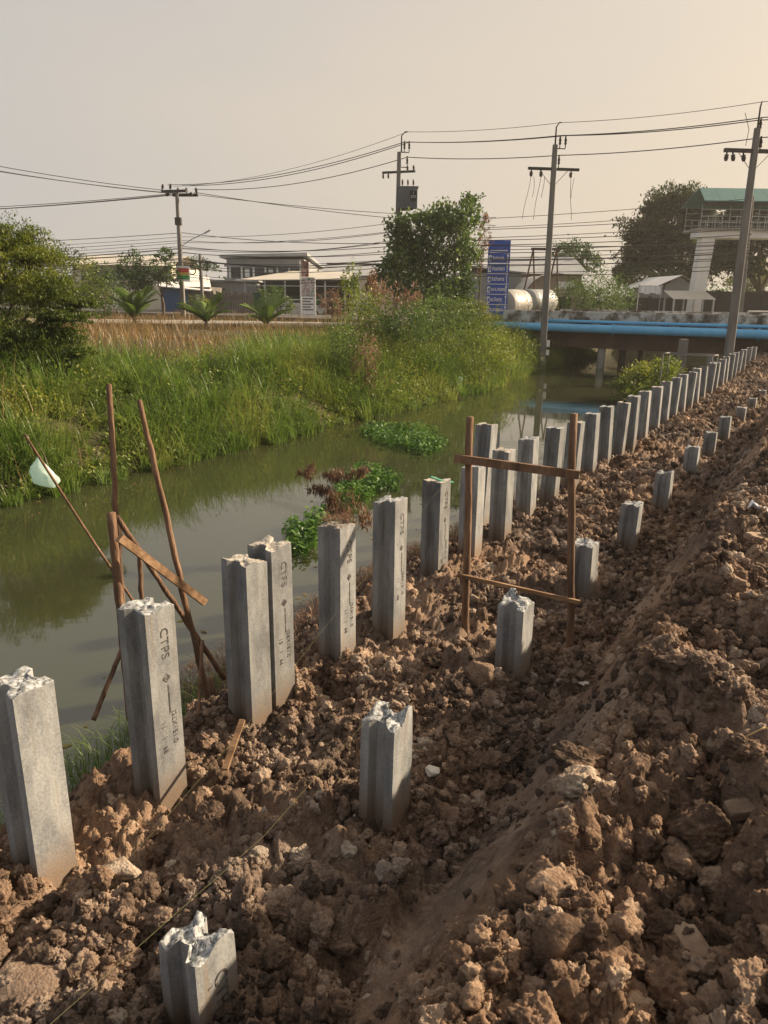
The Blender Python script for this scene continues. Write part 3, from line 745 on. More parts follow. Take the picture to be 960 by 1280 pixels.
def slab(px, py, z, size, rot, mat, label, name, cat, seed):
    p = at_z(px, py, z); s, n = SN(p); r_ = np.random.default_rng(seed)
    q = []; k = 18
    for i in range(k):
        a = 2 * PI * i / k; c, d = math.cos(a), math.sin(a); f = 1 / max(abs(c), abs(d)) ** .85
        q.append((c * f * size[0] / 2 * r_.uniform(.88, 1.05), d * f * size[1] / 2 * r_.uniform(.88, 1.05)))
    mb = MB().prism([(x * .94, y * .94) for x, y in q], -size[2] / 2, -size[2] * .4); mb = MB()
    L = [(.9, -.5), (1, -.35), (1, .3), (.93, .5)]
    V = [(x * f, y * f, size[2] * h + r_.uniform(-.004, .004)) for f, h in L for x, y in q]
    F = [(i * k + j, i * k + (j + 1) % k, (i + 1) * k + (j + 1) % k, (i + 1) * k + j) for i in range(3) for j in range(k)] + [tuple(range(k))[::-1], tuple(range(3 * k, 4 * k))]
    o = mb.add(V, F).build(name, mat, None, (p[0], p[1], float(soil_z(s, n)) + .004)); o.rotation_euler = rot
    return tag(o, label, cat)
m_tile = surf('old_tile', [(.3, (.15, .10, .07)), (.5, (.25, .18, .125)), (.7, (.34, .27, .20))], 12, .9, .5, 40, .008)
slab(935, 1015, .9, (.17, .075, .035), (.1, -.05, .1), m_tile, 'flat tan slab of broken tile on the heap beside the root', 'tile_slab', 'tile', 1)
slab(872, 1185, .9, (.075, .16, .035), (.35, .05, .35), m_tile, 'upended flat grey-tan tile piece near the curling root', 'tile_slab', 'tile', 2)
slab(948, 692, .9, (.30, .12, .05), (.25, .2, .6), m_tile, 'orange-brown broken board lying on the heap under white plastic', 'broken_board', 'board', 3)
slab(900, 930, .9, (.14, .09, .03), (.3, -.1, .9), m_stone, 'thin grey slate piece sunk into the heap', 'slate_piece', 'stone', 4)
def sheet(px, py, z, size, mat, label, name, cat, seed, lift=.03):
    p = at_z(px, py, z); s, n = SN(p); k = 14
    g = np.linspace(-.5, .5, k); X, Y = np.meshgrid(g, g, indexing='ij')
    Zv = .18 * size * fbm(X * 4 + seed, Y * 4, None, seed, 3)
    X = X + .12 * vnoise(X * 3, Y * 3 + 7, None, seed); Y = Y + .12 * vnoise(X * 3 + 5, Y * 3, None, seed + 3)
    i = (np.arange(k - 1)[:, None] * k + np.arange(k - 1)).ravel()
    o = raw(name, np.stack([X.ravel() * size, Y.ravel() * size * .6, Zv.ravel()], 1), np.stack([i, i + k, i + k + 1, i + 1], 1), mat, None, (p[0], p[1], float(soil_z(s, n)) + lift), True)
    md = o.modifiers.new('thickness', 'SOLIDIFY'); md.thickness = .004
    o.rotation_euler = (.15, .1, seed); return tag(o, label, cat)
sheet(953, 664, .9, .24, m_cloth, 'crumpled white plastic sheet on the broken board', 'plastic_sheet', 'plastic', 5, .07)
def curl(px, pts, z, r, mat, name, label, cat):
    path = []
    for (x, y) in pts:
        p = at_z(x, y, z); s, n = SN(p); path.append((p[0], p[1], float(soil_z(s, n)) + .02))
    fine = []
    for i in range(len(path) - 1):
        for t in np.linspace(0, 1, 5)[:-1]: fine.append(tuple(np.array(path[i]) * (1 - t) + np.array(path[i + 1]) * t))
    fine.append(path[-1])
    return tag(MB().tube(fine, r, 5).build(name, mat, smooth=True), label, cat)
m_root = plain('pale_root', (.42, .29, .15), .9)
curl(0, [(860, 968), (880, 966), (900, 973), (922, 976), (945, 974)], .92, .0035, m_root, 'root', 'thin pale root curving across the heap above the tile slab', 'root')
curl(0, [(775, 1197), (790, 1203), (812, 1213), (830, 1225), (850, 1243), (865, 1275)], .92, .003, m_root, 'root', 'thin reddish root curling between clods near the upended tile', 'root')
# a splinter of sawn wood leaning on a clod
p0, p1 = at_n(281, 962, 2.42), at_n(303, 900, 2.52)
tag(MB().bar(p0, p1, .032, .016).build('timber_offcut', m_plank), 'short bright timber offcut leaning beside the twin piles', 'timber')
p0, p1 = at_n(448, 955, 1.75), at_n(446, 925, 1.78)
tag(MB().bar(p0, p1, .012, .012).build('wood_peg', m_plank), 'small wooden peg next to the low pile with the white lump', 'peg')
for k, (a, b) in enumerate([((0, 1238), (560, 603)), ((62, 1280), (476, 884))]):
    nn_ = 2.55 if k == 0 else 1.72
    if k == 0: path = [at_n(-60, 1300, 2.35), at_n(192, 1040, 2.40), at_n(310, 905, 2.5), at_n(440, 742, 2.62), at_n(556, 604, 2.88)]
    else: path = [at_n(20, 1318, 1.55), at_n(330, 1045, 1.6), at_n(476, 880, 1.66)]
    tag(MB().tube(path, (.0006), 5).build('setting_out_string', m_string), ['taut yellow-green string running along the tall piles', 'taut yellow-green string tied to the low pile with white lump'][k], 'string')
p0, p1 = at_n(538, 596, 2.96), at_n(566, 603, 2.9)
tag(MB().tube([p0, (np.array(p0) + p1) / 2 - np.array([0, 0, .01]), p1], .011, 8).build('green_rope', m_rope), 'short green rope lying across a tall pile top', 'rope')

# ================================================================== TIMBER FRAMES
def stick(px0, py0, n0, px1, py1, n1, r0, r1=None, extend=0.0, wob=.008, seed=0):
    wob = wob * .35; r0 = r0 * .82; r1 = (r1 or r0 / .82) * .82
    a, b = np.array(at_n(px0, py0, n0)), np.array(at_n(px1, py1, n1))
    b = b + (b - a) * extend
    r_ = np.random.default_rng(seed); k = 24
    return [tuple(a + (b - a) * t + r_.normal(size=3) * wob * math.sin(PI * t)) for t in np.linspace(0, 1, k)], [r0 + ((r1 or r0) - r0) * t * (1 + r_.uniform(-.05, .05)) + r0 * r_.uniform(-.09, .09) for t in np.linspace(0, 1, k)]
def stick_obj(name, parent, loc, mat, *a, **k):
    P, r = stick(*a, **k); P = [tuple(np.array(q) - np.array(loc)) for q in P]
    return MB().tube(P, r, 10).build(name, mat, parent, smooth=True)
loc = np.array(at_n(160, 880, 3.8)); loc[2] = float(soil_z(*SN(loc)))
t = thing('wooden_brace', 'rough wooden brace of tied poles behind the stencilled pile', 'timber frame', tuple(loc))
stick_obj('upright_pole', t, loc, m_wood, 136, 480, 4.0, 160, 880, 3.9, .021, .026, 0, .01, 1)
stick_obj('stake', t, loc, m_wood, 139, 641, 3.72, 163, 900, 3.7, .033, .030, 0, .006, 2)
stick_obj('leaning_pole', t, loc, m_wood, 174, 500, 3.85, 272, 925, 3.55, .022, .030, 0, .012, 3)
stick_obj('brace_pole', t, loc, m_wood, 146, 646, 3.78, 275, 840, 3.62, .021, .024, .05, .008, 4)
a, b = np.array(at_n(149, 672, 3.60)) - loc, np.array(at_n(256, 753, 3.55)) - loc
MB().bar(a, b, .035, .05).build('plank', m_plank, t)
stick_obj('leg', t, loc, m_wood, 152, 812, 3.95, 120, 892, 3.95, .020, .022, .1, .004, 5)
def stake(name, label, *a, **k):
    P, r = stick(*a, **k); base = P[-1]
    o = MB().tube([tuple(np.array(q) - np.array(base)) for q in P], r, 10).build(name, k.get('mat', m_wood), None, base, True)
    return tag(o, label, 'stake')
stake('wooden_stake', 'short reddish broken stake behind the plank of the brace', 174, 690, 4.05, 180, 800, 4.0, .020, .022, .2, seed=6)
stake('wooden_stake', 'thin pale stake standing in the soil beside the twin piles', 253, 800, 3.15, 246, 932, 3.05, .014, .016, .1, seed=7)
stake('wooden_stake', 'thick dark stump at the foot of the leaning pole', 262, 846, 3.5, 274, 915, 3.4, .026, .03, .2, seed=8)
a = np.array(at_n(31, 543, 4.35)); b = np.array(at_n(178, 768, 4.1))
tag(MB().tube([tuple(a + (b - a) * q + np.array([0, 0, -.02 * math.sin(PI * q)]) - b) for q in np.linspace(0, 1.25, 10)], np.linspace(.008, .012, 10), 8).build('thin_pole', m_wood, None, tuple(b), True), 'thin slanting pole with a white bag tied near its tip', 'pole')
# the bag: a thin, slumped pouch
c = np.array(at_n(56, 594, 4.36)); V, F = ICO[3]
W = V * (1 + .13 * fbm(V[:, 0] * 1.5 + 3, V[:, 1] * 1.5, V[:, 2] * 1.5, 5, 4))[:, None]
zz_ = V[:, 2]; wd = np.where(zz_ > 0, (1 - zz_) ** .75 * .95 + .05, 1.0 - .12 * zz_ ** 2)       # gathered to a knot above, sagging flat below
W[:, 0] *= .095 * wd; W[:, 1] *= .042 * wd; W[:, 2] = np.where(zz_ > 0, zz_ * .115, np.maximum(zz_, -.72) * .10)
W[:, 0] -= .045 * np.clip(zz_, 0, 1); W[:, 2] -= .25 * W[:, 0]
fold = np.abs(vnoise(np.arctan2(V[:, 1], V[:, 0]) * 3.0, zz_ * 1.2, None, 12)); W[:, :2] *= (1 - .22 * fold * (zz_ > -.6))[:, None]
m_bag = bpy.data.materials.new('thin_white_plastic'); m_bag.use_nodes = True
_b = m_bag.node_tree.nodes['Principled BSDF']; _b.inputs['Base Color'].default_value = (.66, .80, .74, 1); _b.inputs['Roughness'].default_value = .4
_tr = m_bag.node_tree.nodes.new('ShaderNodeBsdfTranslucent'); _tr.inputs['Color'].default_value = (.68, .84, .78, 1)
_mx = m_bag.node_tree.nodes.new('ShaderNodeMixShader'); _mx.inputs[0].default_value = .6
_o = m_bag.node_tree.nodes['Material Output']
m_bag.node_tree.links.new(_b.outputs[0], _mx.inputs[1]); m_bag.node_tree.links.new(_tr.outputs[0], _mx.inputs[2]); m_bag.node_tree.links.new(_mx.outputs[0], _o.inputs['Surface'])
bag = raw('plastic_bag', W, F, m_bag, None, tuple(c), True); bag.rotation_euler = (0, .1, .5)
tag(bag, 'thin white plastic bag hanging from the slanting pole', 'plastic bag')
# batter board
bl, br = np.array(at_z(581, 797, .02)), np.array(at_z(712, 805, .05))
t = thing('batter_board', 'open wooden batter board of two posts and two rails around a low pile', 'timber frame', tuple(bl))
def on_plane(px, py):       # the upright plane through both post feet
    d = ray(px, py); e = br - bl; nv = np.array([-e[1], e[0], 0]); o = np.array([0, 0, CAM_H])
    return o + d * ((bl - o) @ nv / (d @ nv))
for px0, py0, base, sd in ((587, 521, bl, 11), (717, 517, br, 12)):
    top_ = on_plane(px0, py0); r_ = np.random.default_rng(sd)
    P = [tuple(base - bl + (top_ - base) * q + np.array([r_.normal() * .004, r_.normal() * .004, 0])) for q in np.linspace(-.12, 1, 9)]
    MB().tube(P, np.linspace(.030, .027, 9), 10).build('post', m_wood, t, smooth=True)
off = np.array([0, -.045, 0])
MB().bar(on_plane(567, 571) - bl + off, on_plane(722, 592) - bl + off, .03, .06).build('rail', m_wood, t)
MB().bar(on_plane(571, 716) - bl + off, on_plane(723, 750) - bl + off, .024, .03).build('rail', m_plank, t)

# ================================================================== VEGETATION
def blades(P, h, w, lean, segs=3, curve=.5, seed=0, az=None):
    """bent grass blades: P base points, h height, w width, lean = how far the tip hangs over"""
    r_ = np.random.default_rng(seed); k = len(P)
    a = r_.uniform(0, 2 * PI, k) if az is None else az; d = np.stack([np.cos(a), np.sin(a)], 1); sd = np.stack([-d[:, 1], d[:, 0]], 1)
    V = np.zeros((k, (segs + 1) * 2, 3))
    for i in range(segs + 1):
        t = i / segs; off = (lean * h * t ** 2)[:, None] * d
        z = h * (t - curve * lean * t ** 3 * .6); ww = w * (1 - .85 * t ** 1.5) / 2
        for j, sg in enumerate((-1, 1)):
            V[:, i * 2 + j, :2] = P[:, :2] + off + sg * ww[:, None] * sd; V[:, i * 2 + j, 2] = P[:, 2] + z
    f = np.array([[i * 2, i * 2 + 1, i * 2 + 3, i * 2 + 2] for i in range(segs)])
    F = (np.arange(k)[:, None, None] * (segs + 1) * 2 + f[None]).reshape(-1, 4)
    tint = np.repeat(r_.random(k), (segs + 1) * 2)
    return V.reshape(-1, 3), F, tint
def grass_field(name, label, s, n, zf, h, w, mat, seed, lean=(.2, .9), segs=3):
    r_ = np.random.default_rng(seed); P = np.stack([s * U[0] + n * N[0], s * U[1] + n * N[1], zf(s, n) - .03], 1)
    V, F, tn = blades(P, h, w, r_.uniform(*lean, len(s)), segs, seed=seed + 1)
    return tag(raw(name, V, F, mat, tint=tn), label, 'grass', kind='stuff')
kt, kb = 8200, 24                                        # lush bank on the far side: arching tufts
s = rng.uniform(-12, 47, kt); n = 10.9 + 6.0 * rng.random(kt) ** .85
n = n + .45 * vnoise(s * .5, s * 0, None, 7) + .9 * sstep(8, 2, s) + 1.3 * sstep(26, 36, s)
big = (.52 + .65 * rng.random(kt)) * (.42 + .9 * np.clip(.5 + fbm(s * .75, n * .75, None, 8, 3), 0, 1.2)) * (1 - .25 * sstep(12.4, 11.2, n))
keep = land_z(s, n) > WATER_Z - .5
s, n, big = s[keep], n[keep], big[keep]; kt = len(s)
az = rng.uniform(0, 2 * PI, (kt, kb)); rad = .26 * rng.random((kt, kb)) * big[:, None]
X = (s * U[0] + n * N[0])[:, None] + rad * np.cos(az); Y = (s * U[1] + n * N[1])[:, None] + rad * np.sin(az)
Zb = np.repeat(np.maximum(land_z(s, n), WATER_Z) - .03, kb)
P = np.stack([X.ravel(), Y.ravel(), Zb], 1)
V, F, tn = blades(P, (big[:, None] * rng.uniform(.45, 1.05, (kt, kb))).ravel(), .014 + .016 * rng.random(kt * kb), rng.uniform(.15, 1.25, kt * kb), 3, .9, 21, (az + rng.normal(0, .5, az.shape)).ravel())
tn = np.clip(tn * .55 + np.repeat(np.repeat(rng.random(kt), kb), 8) * .5, 0, 1)
tag(raw('bank_grass', V, F, m_grass, tint=tn), 'tall lush green grass covering the far canal bank', 'grass', kind='stuff')
k = 52000                                                # dry meadow behind it
s = rng.uniform(-25, 52, k); n = 15.6 + 30 * rng.random(k) ** 1.3
X, Y = s * U[0] + n * N[0], s * U[1] + n * N[1]
keep = ~(((X + 16) / 16) ** 2 + ((Y - 42.5) / 3.3) ** 2 < 1) & (((np.stack([X, Y], 1) - BR_A) @ BN) < .2) & (fbm(X * .25, Y * .25, None, 9, 3) > -.75)
hh = (.35 + .45 * rng.random(k)) * (.6 + .6 * np.clip(.5 + fbm(s * .5, n * .5, None, 10, 2), 0, 1))
grass_field('dry_grass', 'dry straw-coloured meadow grass behind the green bank', s[keep], n[keep], land_z, hh[keep], .018 + .016 * rng.random(keep.sum()), m_drygrass, 30, (.1, .7))

def leaf_quads(C, size, seed, droop=.0, aspect=.45, up=.35):
    """folded rhombic leaves around centres C; size per leaf"""
    r_ = np.random.default_rng(seed); k = len(C)
    a = r_.normal(size=(k, 3)); a[:, 2] -= droop * 2; a /= np.linalg.norm(a, axis=1)[:, None]
    nrm = r_.normal(size=(k, 3)); nrm[:, 2] += up * 4
    b = np.cross(nrm, a); b /= np.maximum(np.linalg.norm(b, axis=1), 1e-6)[:, None]
    nn2 = np.cross(a, b); L = size[:, None]; Wd = size[:, None] * aspect
    V = np.stack([C - a * L * .5, C + b * Wd * .5 + nn2 * L * .06, C + a * L * .5, C - b * Wd * .5 + nn2 * L * .06], 1)
    i = np.arange(k) * 4
    F = np.concatenate([np.stack([i, i + 1, i + 2], 1), np.stack([i, i + 2, i + 3], 1)])
    return V.reshape(-1, 3), F, np.repeat(r_.random(k), 4)
def clump_points(clumps, per, seed, sub=.28, shell=.55):
    """leaf centres: every clump is made of small tufts that fill mostly its outer volume"""
    r_ = np.random.default_rng(seed); out = []; tufts = []
    for (c, rad, wgt) in clumps:
        nt = max(6, int(per * wgt / 22)); d = r_.normal(size=(nt, 3)); d /= np.linalg.norm(d, axis=1)[:, None]
        q = d * (shell + (1.05 - shell) * r_.random((nt, 1)) ** .7) * (1 + .25 * r_.normal(size=(nt, 1)) * .6)
        tc = np.array(c) + q * np.array(rad); tufts.append(tc)
        g = np.repeat(tc, 22, axis=0) + r_.normal(size=(nt * 22, 3)) * np.array(rad) * sub * .55
        out.append(g)
    return np.concatenate(out), tufts
def tree(name, label, cat, base, clumps, per, leaf, mat, seed, trunk=.14, fork=.35, group=None, droop=.0, aspect=.45, sub=.28, trunkmat=None, shell=.55, twigs=5, parts=('trunk', 'crown'), up=.35):
    r_ = np.random.default_rng(seed); base = np.array(base, float)
    t = thing(name, label, cat, tuple(base), group)
    cen = np.mean([c for c, _, _ in clumps], axis=0); fk = base + (cen - base) * fork; fk[2] = base[2] + (cen[2] - base[2]) * fork
    C, tufts = clump_points(clumps, per, seed, sub, shell)
    mb = MB(); bend = r_.normal(size=3) * trunk * .9; bend[2] = 0
    P = [base + (fk - base) * q + bend * math.sin(PI * q) - base for q in np.linspace(-.05, 1, 7)]
    mb.tube(P, np.linspace(trunk * 1.15, trunk * .72, 7), 9)
    for (c, rad, wgt), tf in zip(clumps, tufts):
        c = np.array(c); m_ = (fk + c) / 2 + r_.normal(size=3) * np.linalg.norm(c - fk) * .09
        r0 = trunk * .55 * min(1, .5 + wgt * .4)
        mb.tube([fk - base, m_ - base, c - base], [r0, r0 * .65, r0 * .3], 6)
        for q in tf[r_.permutation(len(tf))[:twigs]]:
            mb.tube([c * .8 + m_ * .2 - base, (c + q) / 2 - base + r_.normal(size=3) * .05 * rad[0], q - base], [r0 * .4, r0 * .25, r0 * .08], 4)
    mb.build(parts[0], trunkmat or m_bark, t, smooth=True)
    sz = leaf * r_.uniform(.6, 1.3, len(C))
    V, F, tn = leaf_quads(C - base, sz, seed + 5, droop, aspect, up)
    raw(parts[1], V, F, mat, t, tint=tn)
    return t
def CL(px, py, y, rx, ry, wgt=1.0, dep=None):
    """a clump seen at px, py and standing y metres ahead; radii in pixels at that distance"""
    k = y / FPX; return (at_y(px, py, y), (rx * k, (dep or rx) * k, ry * k), wgt)
def CLN(px, py, n, rx, ry, wgt=1.0):
    p = at_n(px, py, n); return CL(px, py, p[1], rx, ry, wgt)
def gz(x, y):
    s, n = SN((x, y)); return float(land_z(s, n))
def root_at(px, y):
    p = at_y(px, 500, y); return (p[0], p[1], gz(p[0], p[1]))
# broad-leaved weeds among the grass
kt = 4200
s = rng.uniform(-6, 46, kt); n = 11.2 + 5.2 * rng.random(kt) + .9 * sstep(8, 2, s) + 1.3 * sstep(26, 36, s)
keep = (rng.random(kt) < .30 + .70 * sstep(12, 22, s)) & (land_z(s, n) > WATER_Z - .35)
s, n = s[keep], n[keep]; kt = len(s)
hh = .25 + .65 * rng.random(kt) * (.6 + .4 * sstep(15, 25, s))
c = np.stack([s * U[0] + n * N[0], s * U[1] + n * N[1], np.maximum(land_z(s, n), WATER_Z) + hh * .75], 1)
C = np.repeat(c, 42, axis=0) + rng.normal(size=(kt * 42, 3)) * np.repeat(np.stack([hh * .36, hh * .36, hh * .38], 1), 42, axis=0)
C[:, 2] = np.maximum(C[:, 2], WATER_Z + .03)
V, F, tn = leaf_quads(C, .085 * rng.uniform(.6, 1.4, len(C)), 77, .1, .42, .5)
tn = np.clip(tn * .4 + np.repeat(np.repeat(rng.random(kt), 42), 4) * .7, 0, 1)
tag(raw('bank_weeds', V, F, m_leafyel, tint=tn), 'low broad-leaved weeds sprawling along the far bank', 'weeds', kind='stuff')
# drooping tree on the far bank
cl = [CL(10, 340, 17.5, 55, 45, 1.6), CL(55, 365, 17.0, 42, 22, 1.2), CL(20, 420, 16.5, 70, 28, 1.6), CL(70, 420, 16.8, 38, 14, .9), CL(78, 395, 16.5, 34, 10, .8), CL(70, 455, 16.2, 40, 14, .8), CL(10, 480, 16.0, 60, 30, 1.3), CL(-30, 400, 17.5, 60, 70, 1.6), CL(-40, 300, 18, 60, 40, 1.2), CL(15, 300, 18, 40, 22, .9), CL(0, 540, 15.5, 40, 30, .8), CL(92, 440, 16.4, 26, 7, .45), CL(45, 495, 15.8, 46, 12, .7), CL(98, 378, 16.8, 22, 7, .4), CL(20, 520, 15.4, 40, 12, .6), CL(40, 320, 17.6, 40, 9, .6)]
tree('acacia_tree', 'broad drooping feathery tree hanging over the far bank beside the meadow', 'tree', root_at(-30, 17.5), cl, 4600, .095, m_leafolive, 401, .13, .3, droop=.15, aspect=.30, sub=.16, twigs=14, shell=.25, up=.8)
# leafy climber-covered tree by the transformer pole
cl = [CL(545, 278, 43, 32, 15, .9), CL(500, 288, 43, 16, 16, .35), CL(512, 312, 43, 28, 22, .8), CL(540, 318, 43, 30, 30, 1.1), CL(572, 272, 43, 26, 18, .6), CL(586, 254, 43, 12, 10, .16), CL(580, 315, 43, 18, 26, .5), CL(492, 332, 43, 20, 12, .35), CL(515, 352, 43, 34, 22, .8), CL(552, 365, 43, 40, 24, .9), CL(480, 345, 43, 14, 8, .15)]
tree('climber_tree', 'dense dark leafy tree overgrown with climbers beside the transformer pole', 'tree', root_at(545, 43), cl, 1900, .21, m_leafmid, 402, .13, .4, droop=.5, aspect=.7, sub=.42, shell=.3, twigs=8)
cl = [CL(576, 330, 42, 9, 52, .9), CL(584, 372, 42, 10, 28, .6)]
tree('hanging_vine', 'column of pale green vine hanging between the climber tree and blue sign', 'vine', root_at(578, 42), cl, 1400, .15, m_leafmid, 403, .06, .8, droop=.6, aspect=.7, parts=('stem', 'foliage'))
cl = [CL(603, 275, 44, 9, 10, .5), CL(606, 300, 44, 8, 18, .6), CL(600, 330, 44, 6, 20, .4)]
tree('dead_vine', 'withered reddish vine tangle climbing beside the blue sign', 'vine', root_at(592, 44), cl, 500, .14, m_leafbrown, 404, .05, .7, droop=.5, parts=('stem', 'foliage'))
# shrubs on the far bank
def shrub(name, label, px, y, clumps, per, leaf, mat, seed, bank=None, **k):
    if bank:
        cl = [CLN(c[0], c[1], bank + .25 * i, *c[3:]) for i, c in enumerate(clumps)]; q = np.mean([c[0] for c in cl], axis=0); b = (q[0], q[1], max(gz(q[0], q[1]), WATER_Z - .1))
    else:
        cl = [CL(*c) for c in clumps]; b = root_at(px, y)
    return tree(name, label, 'shrub', b, cl, per, leaf, mat, seed, k.pop('trunk', .035), k.pop('fork', .3), parts=('stem', 'foliage'), **k)
shrub('bank_shrub', 'yellow-green leafy shrub in front of the canopy building', 445, 31, [(440, 360, 31, 12, 26, .6), (448, 395, 31, 22, 26, 1), (470, 385, 31, 16, 20, .6)], 1300, .10, m_leafyel, 411, bank=14.2)
shrub('bank_shrub', 'shrub with reddish withered leaves below the transformer pole', 490, 33, [(468, 352, 33, 10, 18, .5), (492, 378, 33, 26, 20, .9), (515, 372, 33, 14, 16, .4)], 900, .12, m_leafbrown, 412, bank=14.4, droop=.5)
shrub('bank_shrub', 'tall bushy green shrub on the bank below the climber tree', 520, 34, [(510, 405, 34, 34, 26, 1.3), (550, 395, 34, 34, 24, 1.3), (480, 420, 32, 26, 24, 1.0), (530, 430, 33, 36, 22, 1.1)], 1900, .11, m_leafmid, 413, bank=13.2)
shrub('bank_shrub', 'rounded olive shrub on the bank in front of the blue sign', 590, 37, [(575, 395, 37, 26, 18, 1), (600, 400, 37, 22, 20, .9), (560, 420, 36, 30, 20, 1)], 1900, .11, m_leafolive, 414, bank=14.2)
shrub('bank_shrub', 'bright yellow-green shrub sprawling down to the water near the bridge', 610, 33, [(605, 435, 33.5, 36, 26, 1.3), (575, 455, 31.5, 32, 24, 1.1), (640, 438, 36, 32, 20, 1.0), (610, 465, 33, 30, 14, .8)], 2600, .10, m_leafyel, 415, bank=12.7)
shrub('bank_shrub', 'dark green shrub crowding the canal edge beside the bridge pole', 655, 38, [(650, 432, 38.5, 24, 16, .9), (640, 455, 37.5, 26, 12, .8), (620, 470, 35, 28, 12, .8)], 1700, .09, m_leafdark, 416, bank=13.9)
shrub('bank_shrub', 'ragged brownish shrub with bare twigs at the water edge', 465, 26, [(455, 450, 26, 18, 38, .8), (470, 490, 25, 24, 22, .8)], 900, .10, m_leafbrown, 417, bank=12.2, droop=.3, twigs=12)
shrub('bank_shrub', 'lime green low shrub at the water edge below the brownish one', 480, 25, [(480, 505, 25, 26, 16, 1), (510, 490, 27, 26, 18, 1), (450, 500, 24, 14, 14, .5)], 1700, .075, m_leafyel, 418, bank=11.8)
shrub('bank_shrub', 'loose green shrub filling the bank between lime and brownish shrubs', 430, 26, [(430, 430, 28, 20, 34, 1.0), (535, 465, 29.5, 30, 24, 1.2)], 1700, .085, m_leafmid, 419, bank=12.6)
shrub('shore_bush', 'fresh yellow-green bush growing from the near shore behind the piles', 800, 28, [(800, 474, 26.0, 26, 18, 1), (822, 466, 26.5, 26, 18, 1), (785, 486, 25.5, 20, 12, .6), (838, 458, 27, 14, 12, .5)], 1700, .11, m_leafyel, 420)
shrub('roadside_bush', 'round dark green bush behind the bridge parapet', 745, 52, [(745, 365, 52, 36, 26, 1.4), (720, 375, 52, 26, 20, .8), (772, 372, 52, 24, 20, .8)], 2100, .15, m_leafmid, 421, trunk=.09)
# small trees and bushes on the meadow and along the road
def small_tree(label, px, y, clumps, per, leaf, mat, seed, **k):
    return tree('small_tree', label, 'tree', root_at(px, y), [CL(*c) for c in clumps], per, leaf, mat, seed, k.pop('trunk', .10), k.pop('fork', .45), **k)
small_tree('open-crowned tree with a forked trunk next to the left signed utility pole'.replace('left ', ''), 210, 54, [(200, 335, 54, 18, 14, .8), (215, 345, 54, 12, 10, .5), (188, 350, 54, 14, 12, .6), (205, 320, 54, 12, 8, .4)], 800, .22, m_leafdark, 431)
small_tree('loose grey-green tree beside the fork-trunked one', 165, 53, [(165, 330, 53, 14, 18, .8), (155, 350, 53, 16, 18, .8), (175, 350, 53, 12, 16, .6)], 800, .22, m_leafdark, 432)
small_tree('dense dark conical tree between feathery tree and loose grey-green tree', 135, 50, [(132, 365, 50, 22, 22, 1.1), (128, 345, 50, 14, 16, .6)], 1300, .18, m_leafdark, 433)
small_tree('olive tree behind the feathery tree on the meadow edge', 100, 48, [(95, 345, 48, 26, 26, 1.1), (115, 365, 48, 22, 20, .9), (60, 330, 48, 30, 26, 1.2)], 1300, .2, m_leafolive, 434)
small_tree('small dark tree in front of low warehouse beyond the road', 252, 70, [(252, 328, 70, 14, 8, .6), (258, 335, 70, 12, 8, .4)], 800, .22, m_leafdark, 435)
small_tree('dark rounded tree behind the gable warehouse', 715, 82, [(715, 318, 82, 24, 14, 1.2), (735, 328, 82, 16, 12, .7), (700, 330, 82, 14, 10, .5)], 1300, .34, m_leafdark, 436, trunk=.2)
small_tree('sunlit pale green tree beyond the dark wall', 945, 92, [(945, 350, 92, 22, 12, 1), (965, 352, 92, 20, 12, .8), (925, 353, 92, 14, 9, .6)], 1200, .36, m_leafyel, 437, trunk=.2)
shrub('roadside_bush', 'weedy green bush in front of the canopy shed', 330, 50, [(340, 372, 50, 18, 13, .9), (355, 382, 50, 12, 10, .5), (322, 382, 50, 10, 9, .4)], 1000, .15, m_leafmid, 438)
shrub('roadside_bush', 'yellowing bush with autumn tones beside the poster board', 412, 46, [(412, 378, 46, 14, 14, .8), (425, 388, 46, 12, 12, .6)], 900, .14, m_leafbrown, 439)
shrub('roadside_bush', 'pale weedy bush at the foot of the signed utility pole', 250, 52, [(248, 378, 52, 14, 9, .8), (262, 382, 52, 8, 7, .3)], 900, .13, m_leafyel, 440)
shrub('sapling', 'thin-stemmed sapling on the dirt clearing', 130, 41, [(131, 388, 41, 8, 8, .5)], 500, .14, m_leafmid, 441, fork=.7, trunk=.025)
# rain tree and its neighbours behind the overpass
cl = [CL(845, 255, 72, 38, 22, 1.3), CL(815, 285, 72, 38, 16, 1.1), CL(870, 265, 72, 28, 24, 1.1), CL(800, 315, 72, 26, 14, .8), CL(835, 305, 72, 36, 20, 1.1), CL(875, 300, 72, 30, 26, 1.1), CL(900, 320, 72, 28, 24, 1.0), CL(790, 335, 72, 18, 12, .5), CL(865, 340, 72, 30, 14, .8), CL(780, 345, 72, 14, 12, .4), CL(820, 330, 72, 40, 10, .9), CL(825, 262, 72, 22, 10, .6), CL(795, 298, 72, 18, 8, .5)]
tree('rain_tree', 'huge spreading rain tree towering behind the overpass', 'tree', root_at(850, 72), cl, 3400, .36, m_leafrain, 451, .42, .35, sub=.2, twigs=9, shell=.3, up=1.0)
cl = [CL(935, 270, 66, 26, 18, 1), CL(955, 300, 66, 22, 22, 1), CL(925, 305, 66, 20, 18, .8), CL(975, 280, 66, 20, 26, .9), CL(940, 335, 66, 22, 12, .9), CL(915, 280, 66, 20, 20, .9), CL(905, 325, 66, 20, 16, .8), CL(950, 255, 66, 20, 14, .7)]
tree('rain_tree', 'tall tree partly hidden behind the overpass and utility poles', 'tree', root_at(940, 66), cl, 3000, .32, m_leafrain, 452, .32, .35, sub=.16, twigs=8, shell=.3, up=1.0)
cl = [CL(790, 345, 64, 20, 12, .8), CL(825, 350, 64, 24, 12, .9), CL(850, 352, 64, 14, 9, .5)]
